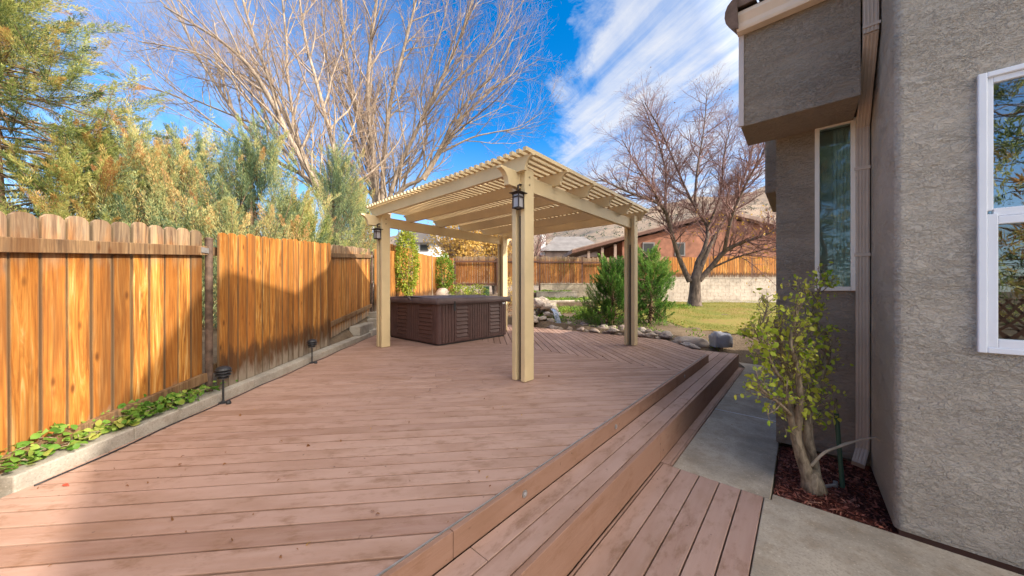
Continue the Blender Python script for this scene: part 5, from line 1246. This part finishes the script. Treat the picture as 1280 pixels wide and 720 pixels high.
for k in range(14):
    o = bpy.data.objects.new('fallen_leaf', lms[k % 5]); COL.objects.link(o); o.location = (random.uniform(-0.75, -0.22) if k < 7 else random.uniform(0.0, 1.2), random.uniform(3.0, 5.5) if k < 7 else random.uniform(1.2, 2.8), -0.354); o.rotation_euler = (random.uniform(-.25, .25), random.uniform(-.25, .25), random.uniform(0, 6.28)); q = random.uniform(0.25, 0.6); o.scale = (q, q, q)
    tag(o, 'small dry leaf lying on the grey concrete walkway', 'leaf', 'dry leaves on the walkway')
rl = bpy.data.objects.new('fallen_leaf', lms[0].copy()); COL.objects.link(rl); rl.data.materials.clear(); rl.data.materials.append(simple('red_leaf', (0.55, 0.07, 0.04), 0.6, 0.1, 9, 0)); q = G(78, 607, 0); rl.location = (q.x, q.y, 0.006); rl.rotation_euler = (0.1, 0.1, 0.6)
tag(rl, 'single red leaf on the deck near the end of the kerb', 'leaf')

# ------------------------------------------------------------------ neighbouring houses and hills
def cbox(mb, X0, X1, Y0, Y1, z0, z1):
    a = [C(X0, Y0), C(X1, Y0), C(X1, Y1), C(X0, Y1)]; mb.prism([(p.x, p.y) for p in a], z0, z1); return mb
def cprism(mb, prof, Y0, Y1):     # outline in (X, z), extruded in depth
    n_ = len(prof); v = [C(x, Y0, z) for x, z in prof] + [C(x, Y1, z) for x, z in prof]
    mb.add(v, [tuple(range(n_)), tuple(range(2 * n_ - 1, n_ - 1, -1))] + [(i + n_, (i + 1) % n_ + n_, (i + 1) % n_, i) for i in range(n_)]); return mb
YR = 31.0
rh = thing('red_house', 'red brown wood sided house with a low gable beyond the back fence', 'house', tuple(C(16, YR, 0)))
def zz(py, Y): return H - (py - HY) / F * Y
def XX(px, Y): return (px - 640) / F * Y
mb = MB(); cprism(mb, [(XX(778, YR), 0.3), (XX(1010, YR), 0.3), (XX(1010, YR), zz(289, YR)), (XX(900, YR), zz(273, YR)), (XX(778, YR), zz(302, YR))], YR, YR + 9); mb.build('wall', M['redwood'], rh)
mb = MB()
e0 = (XX(714, YR), zz(317, YR)); e1 = (XX(900, YR), zz(268, YR)); e2 = (XX(1050, YR), zz(304, YR))
cprism(mb, [e0, (e0[0] - 0.05, e0[1] + 0.32), (e1[0], e1[1] + 0.34), (e2[0] + 0.05, e2[1] + 0.32), e2, e1], YR - 0.7, YR + 9.5); mb.build('roof', M['shingleb'], rh)
mb = MB(); cprism(mb, [(e0[0] - 0.06, e0[1] - 0.05), (e0[0] - 0.06, e0[1] + 0.22), (e1[0], e1[1] + 0.24), (e1[0], e1[1] - 0.05)], YR - 0.76, YR - 0.705); mb.build('fascia', M['trim'], rh)
mb = MB()
for px_ in (735, 752, 768): cbox(mb, XX(px_, YR) - 0.12, XX(px_, YR) + 0.12, YR - 0.3, YR - 0.06, 0.3, zz(317 - (px_ - 714) * 0.263 + 3, YR)); 
mb.build('porch_posts', M['shingleb'], rh)
mb = MB(); cbox(mb, XX(722, YR), XX(778, YR), YR + 2.4, YR + 2.6, 0.3, zz(318, YR)); mb.build('porch_wall', M['redwood'], rh)
for a, b in ((803, 818), (843, 856)):
    mb = MB(); cbox(mb, XX(a, YR), XX(b, YR), YR - 0.08, YR - 0.002, zz(320, YR), zz(303, YR)); wo = mb.build('window', M['shingle'], rh)
    mb = MB(); cbox(mb, XX(a, YR) + 0.12, XX(b, YR) - 0.12, YR - 0.10, YR - 0.081, zz(320, YR) + 0.12, zz(303, YR) - 0.12); mb.build('pane', M['dark'], wo)
YG = 46.0
gh = thing('grey_house', 'low house with a pale grey hip roof between the pergola posts', 'house', tuple(C(9, YG, 0)))
mb = MB(); cbox(mb, XX(682, YG), XX(752, YG), YG, YG + 8, 0.3, zz(314, YG)); mb.build('wall', M['shingleb'], gh)
mb = MB(); x0, x1 = XX(676, YG), XX(760, YG); v = [C(x0, YG - 0.6, zz(314, YG)), C(x1, YG - 0.6, zz(314, YG)), C(x1, YG + 8.6, zz(314, YG)), C(x0, YG + 8.6, zz(314, YG)), C(x0 + 2.6, YG + 4, zz(290, YG)), C(x1 - 2.6, YG + 4, zz(290, YG))]
mb.add(v, [(0, 1, 5, 4), (1, 2, 5), (2, 3, 4, 5), (3, 0, 4), (3, 2, 1, 0)]); rr_ = mb.build('roof', M['shingle'], gh)
mb = MB(); cbox(mb, XX(677, YG), XX(683, YG), YG + 1, YG + 1.8, zz(318, YG), zz(292, YG)); mb.build('chimney', M['whitewall'], rr_)
YW = 36.0
wh = thing('white_house', 'white sided house with a grey roof seen past the ivy mound', 'house', tuple(C(-9.5, YW, 0)))
mb = MB(); cbox(mb, XX(500, YW), XX(545, YW), YW, YW + 7, 0.3, zz(303, YW)); mb.build('wall', M['whitewall'], wh)
mb = MB(); cprism(mb, [(XX(494, YW), zz(304, YW)), (XX(550, YW), zz(304, YW)), (XX(544, YW), zz(291, YW)), (XX(500, YW), zz(291, YW))], YW - 0.5, YW + 7.5); mb.build('roof', M['shingle'], wh)
mb = MB(); cbox(mb, XX(525, YW), XX(536, YW), YW - 0.07, YW - 0.003, zz(314, YW), zz(305.5, YW)); wo = mb.build('window', M['shingle'], wh)
mb = MB(); cbox(mb, XX(525, YW) + 0.08, XX(536, YW) - 0.08, YW - 0.09, YW - 0.071, zz(314, YW) + 0.08, zz(305.5, YW) - 0.08); mb.build('pane', M['dark'], wo)
# hills: one terrain sheet
pxs = [-400, -100, 100, 300, 450, 560, 640, 672, 700, 730, 770, 800, 840, 880, 920, 970, 1050, 1200, 1500, 2000]
pys = [330, 318, 312, 306, 300, 297, 290, 285, 288, 276, 264, 258, 252, 246, 242, 236, 232, 240, 270, 310]
nA, nB_ = 130, 46; V_ = []
for j in range(nB_):
    t = j / (nB_ - 1); Yd = 90 + 320 * t
    for i_ in range(nA):
        px_ = -400 + 2400 * i_ / (nA - 1); top_ = np.interp(px_, pxs, pys); zr = H + (HY - top_) / F * 400
        s = t ** 1.35 if t < 0.97 else 1.0
        z = 0.2 + (zr - 0.2) * s; p = C((px_ - 640) / F * Yd, Yd); nn = mnoise.fractal(Vector((p.x / 55, p.y / 55, 1.7)), 1.0, 2.0, 5)
        z += nn * 9 * s; V_.append((p.x, p.y, z if t > 0 else -1.0))
ii, jj = np.meshgrid(np.arange(nA - 1), np.arange(nB_ - 1)); a0 = (jj * nA + ii).ravel()
tag(np_mesh('hills', np.array(V_), np.stack([a0, a0 + 1, a0 + nA + 1, a0 + nA], 1), M['hill'], None, True), 'dry brown hills dotted with dark brush on the horizon', 'hills', kind='structure')
# sage brush over the hills
n = 6500; V_ = np.array(V_); q = V_[rng.integers(nA * 6, len(V_), n)] + rng.normal(size=(n, 3)) * np.array([4, 4, 0])
c_ = np.repeat(q, 14, 0) + rng.normal(size=(n * 14, 3)) * np.repeat(rng.uniform(0.5, 1.5, n), 14)[:, None] * np.array([1, 1, 0.6])
Vb, Fb = blades(c_, rng.normal(size=c_.shape) + np.array([0, 0, 0.6]), 1.1, 0.8); tag(np_mesh('hill_brush', Vb, Fb, leaf_mat('sage', [(0.05, 0.075, 0.05), (0.10, 0.12, 0.08), (0.17, 0.16, 0.10)], 0.02, 0.1), None), 'dark sage brush scattered over the hills', 'brush', kind='stuff')

# ------------------------------------------------------------------ light, sky, camera
EL = R(30); sh = Vector((0.953, 0.301, 0)).normalized()
sd = bpy.data.lights.new('sun', 'SUN'); sd.energy = 2.7; sd.angle = R(0.6); sd.color = (1.0, 0.90, 0.76)
so = bpy.data.objects.new('sun', sd); COL.objects.link(so)
tosun = Vector((sh.x * math.cos(EL), sh.y * math.cos(EL), math.sin(EL)))
so.rotation_euler = (-tosun).to_track_quat('-Z', 'Y').to_euler(); so.location = tosun * 40
w = bpy.data.worlds.new('World'); S.world = w; w.use_nodes = True; nt = w.node_tree; nt.nodes.clear()
out = N(nt, 'ShaderNodeOutputWorld'); bg = N(nt, 'ShaderNodeBackground'); L(nt, bg.outputs[0], out.inputs[0]); bg.inputs['Strength'].default_value = 0.15
sky = N(nt, 'ShaderNodeTexSky'); sky.sky_type = 'NISHITA'; sky.sun_disc = False; sky.sun_elevation = EL; sky.sun_rotation = math.atan2(sh.x, sh.y); sky.air_density = 1.0; sky.dust_density = 0.3; sky.ozone_density = 2.5; sky.altitude = 1500
hsv = N(nt, 'ShaderNodeHueSaturation'); hsv.inputs['Saturation'].default_value = 1.4; hsv.inputs['Value'].default_value = 0.80; L(nt, sky.outputs[0], hsv.inputs['Color'])
tc = N(nt, 'ShaderNodeTexCoord'); sx = N(nt, 'ShaderNodeSeparateXYZ'); L(nt, tc.outputs['Generated'], sx.inputs[0])
zc = math_(nt, 'ADD', math_(nt, 'MAXIMUM', sx.outputs[2], 0.0), 0.06)
# camera-free cloud plane: direction projected on a level ceiling, turned so streaks run along one axis
pxn = math_(nt, 'DIVIDE', sx.outputs[0], zc); pyn = math_(nt, 'DIVIDE', sx.outputs[1], zc)
cb = N(nt, 'ShaderNodeCombineXYZ'); L(nt, pxn, cb.inputs[0]); L(nt, pyn, cb.inputs[1])
sdir = C(0.36, -0.93).normalized(); ra = math.atan2(sdir.y, sdir.x)
m1 = N(nt, 'ShaderNodeMapping'); m1.inputs['Rotation'].default_value = (0, 0, -ra); L(nt, cb.outputs[0], m1.inputs[0])
s1 = N(nt, 'ShaderNodeSeparateXYZ'); L(nt, m1.outputs[0], s1.inputs[0])
m2 = N(nt, 'ShaderNodeMapping'); m2.inputs['Scale'].default_value = (0.40, 3.2, 1); L(nt, m1.outputs[0], m2.inputs[0])
na = noise(nt, m2.outputs[0], 1.7, 9, 0.62, 0.5); nb_ = noise(nt, m1.outputs[0], 3.2, 8, 0.65, 0.4); nc = noise(nt, m1.outputs[0], 0.55, 3, 0.5)
# across-band coordinate, measured from the west edge of the cloud sheet
ac = math_(nt, 'SUBTRACT', math_(nt, 'ADD', math_(nt, 'MULTIPLY', pxn, CA), math_(nt, 'MULTIPLY', pyn, SA)), 0.20)
band = math_(nt, 'ADD', ac, math_(nt, 'MULTIPLY', math_(nt, 'SUBTRACT', nb_, 0.5), 0.65))
bm_ = ramp(nt, band, [(-0.0, 0.0), (0.14, 0.8), (0.6, 0.95), (1.0, 0.85)])
left = ramp(nt, math_(nt, 'ADD', math_(nt, 'MULTIPLY', ac, -0.5), 0.0), [(0.22, 0.0), (0.5, 0.42)])
cov = math_(nt, 'MAXIMUM', bm_, left)
tex = math_(nt, 'ADD', math_(nt, 'MULTIPLY', na, 0.7), math_(nt, 'MULTIPLY', nb_, 0.3))
cl = math_(nt, 'MULTIPLY', cov, ramp(nt, tex, [(0.33, 0.12), (0.46, 0.55), (0.60, 1.0)]))
hz = ramp(nt, sx.outputs[2], [(0.0, 0.75), (0.22, 0.25), (0.42, 0.0)])
cl = math_(nt, 'MAXIMUM', cl, hz)
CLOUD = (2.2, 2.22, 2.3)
dp = N(nt, 'ShaderNodeVectorMath', operation='DOT_PRODUCT'); L(nt, tc.outputs['Generated'], dp.inputs[0]); dp.inputs[1].default_value = tuple(tosun)
fill_gain = math_(nt, 'ADD', 1.0, math_(nt, 'MULTIPLY', ramp(nt, dp.outputs['Value'], [(0.36, 0.0), (0.65, 0.6), (0.95, 1.0)]), 4.5))     # added gain on cloud towards the sun, to lift the shaded deck and walls
cl = math_(nt, 'MAXIMUM', cl, ramp(nt, dp.outputs['Value'], [(0.42, 0.0), (0.62, 0.85)]))  # added cloud sheet around the sun, out of frame, as fill for the shade
ctint = mix(nt, ramp(nt, dp.outputs['Value'], [(0.36, 0.0), (0.8, 1.0)]), CLOUD, (2.45, 2.2, 1.88)); vm = N(nt, 'ShaderNodeVectorMath', operation='SCALE'); L(nt, ctint, vm.inputs[0]); L(nt, fill_gain, vm.inputs['Scale'])  # sun-side cloud warmed to take the cool cast off the shade
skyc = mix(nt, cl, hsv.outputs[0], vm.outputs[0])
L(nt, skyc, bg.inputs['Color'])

cd = bpy.data.cameras.new('camera'); cam = bpy.data.objects.new('camera', cd); COL.objects.link(cam)
cam.location = (0, 0, H); cam.rotation_euler = (R(90), 0, A); cd.sensor_width = 36; cd.lens = F / 1280 * 36; cd.shift_y = 2 / 1280
cd.clip_start = 0.02; cd.clip_end = 3000; S.camera = cam
S.render.engine = 'CYCLES'
S.view_settings.view_transform = 'Standard'; S.view_settings.look = 'None'; S.view_settings.gamma = 1; S.view_settings.exposure = 1.5
S.cycles.use_denoising = True; S.cycles.max_bounces = 8; S.cycles.transparent_max_bounces = 8
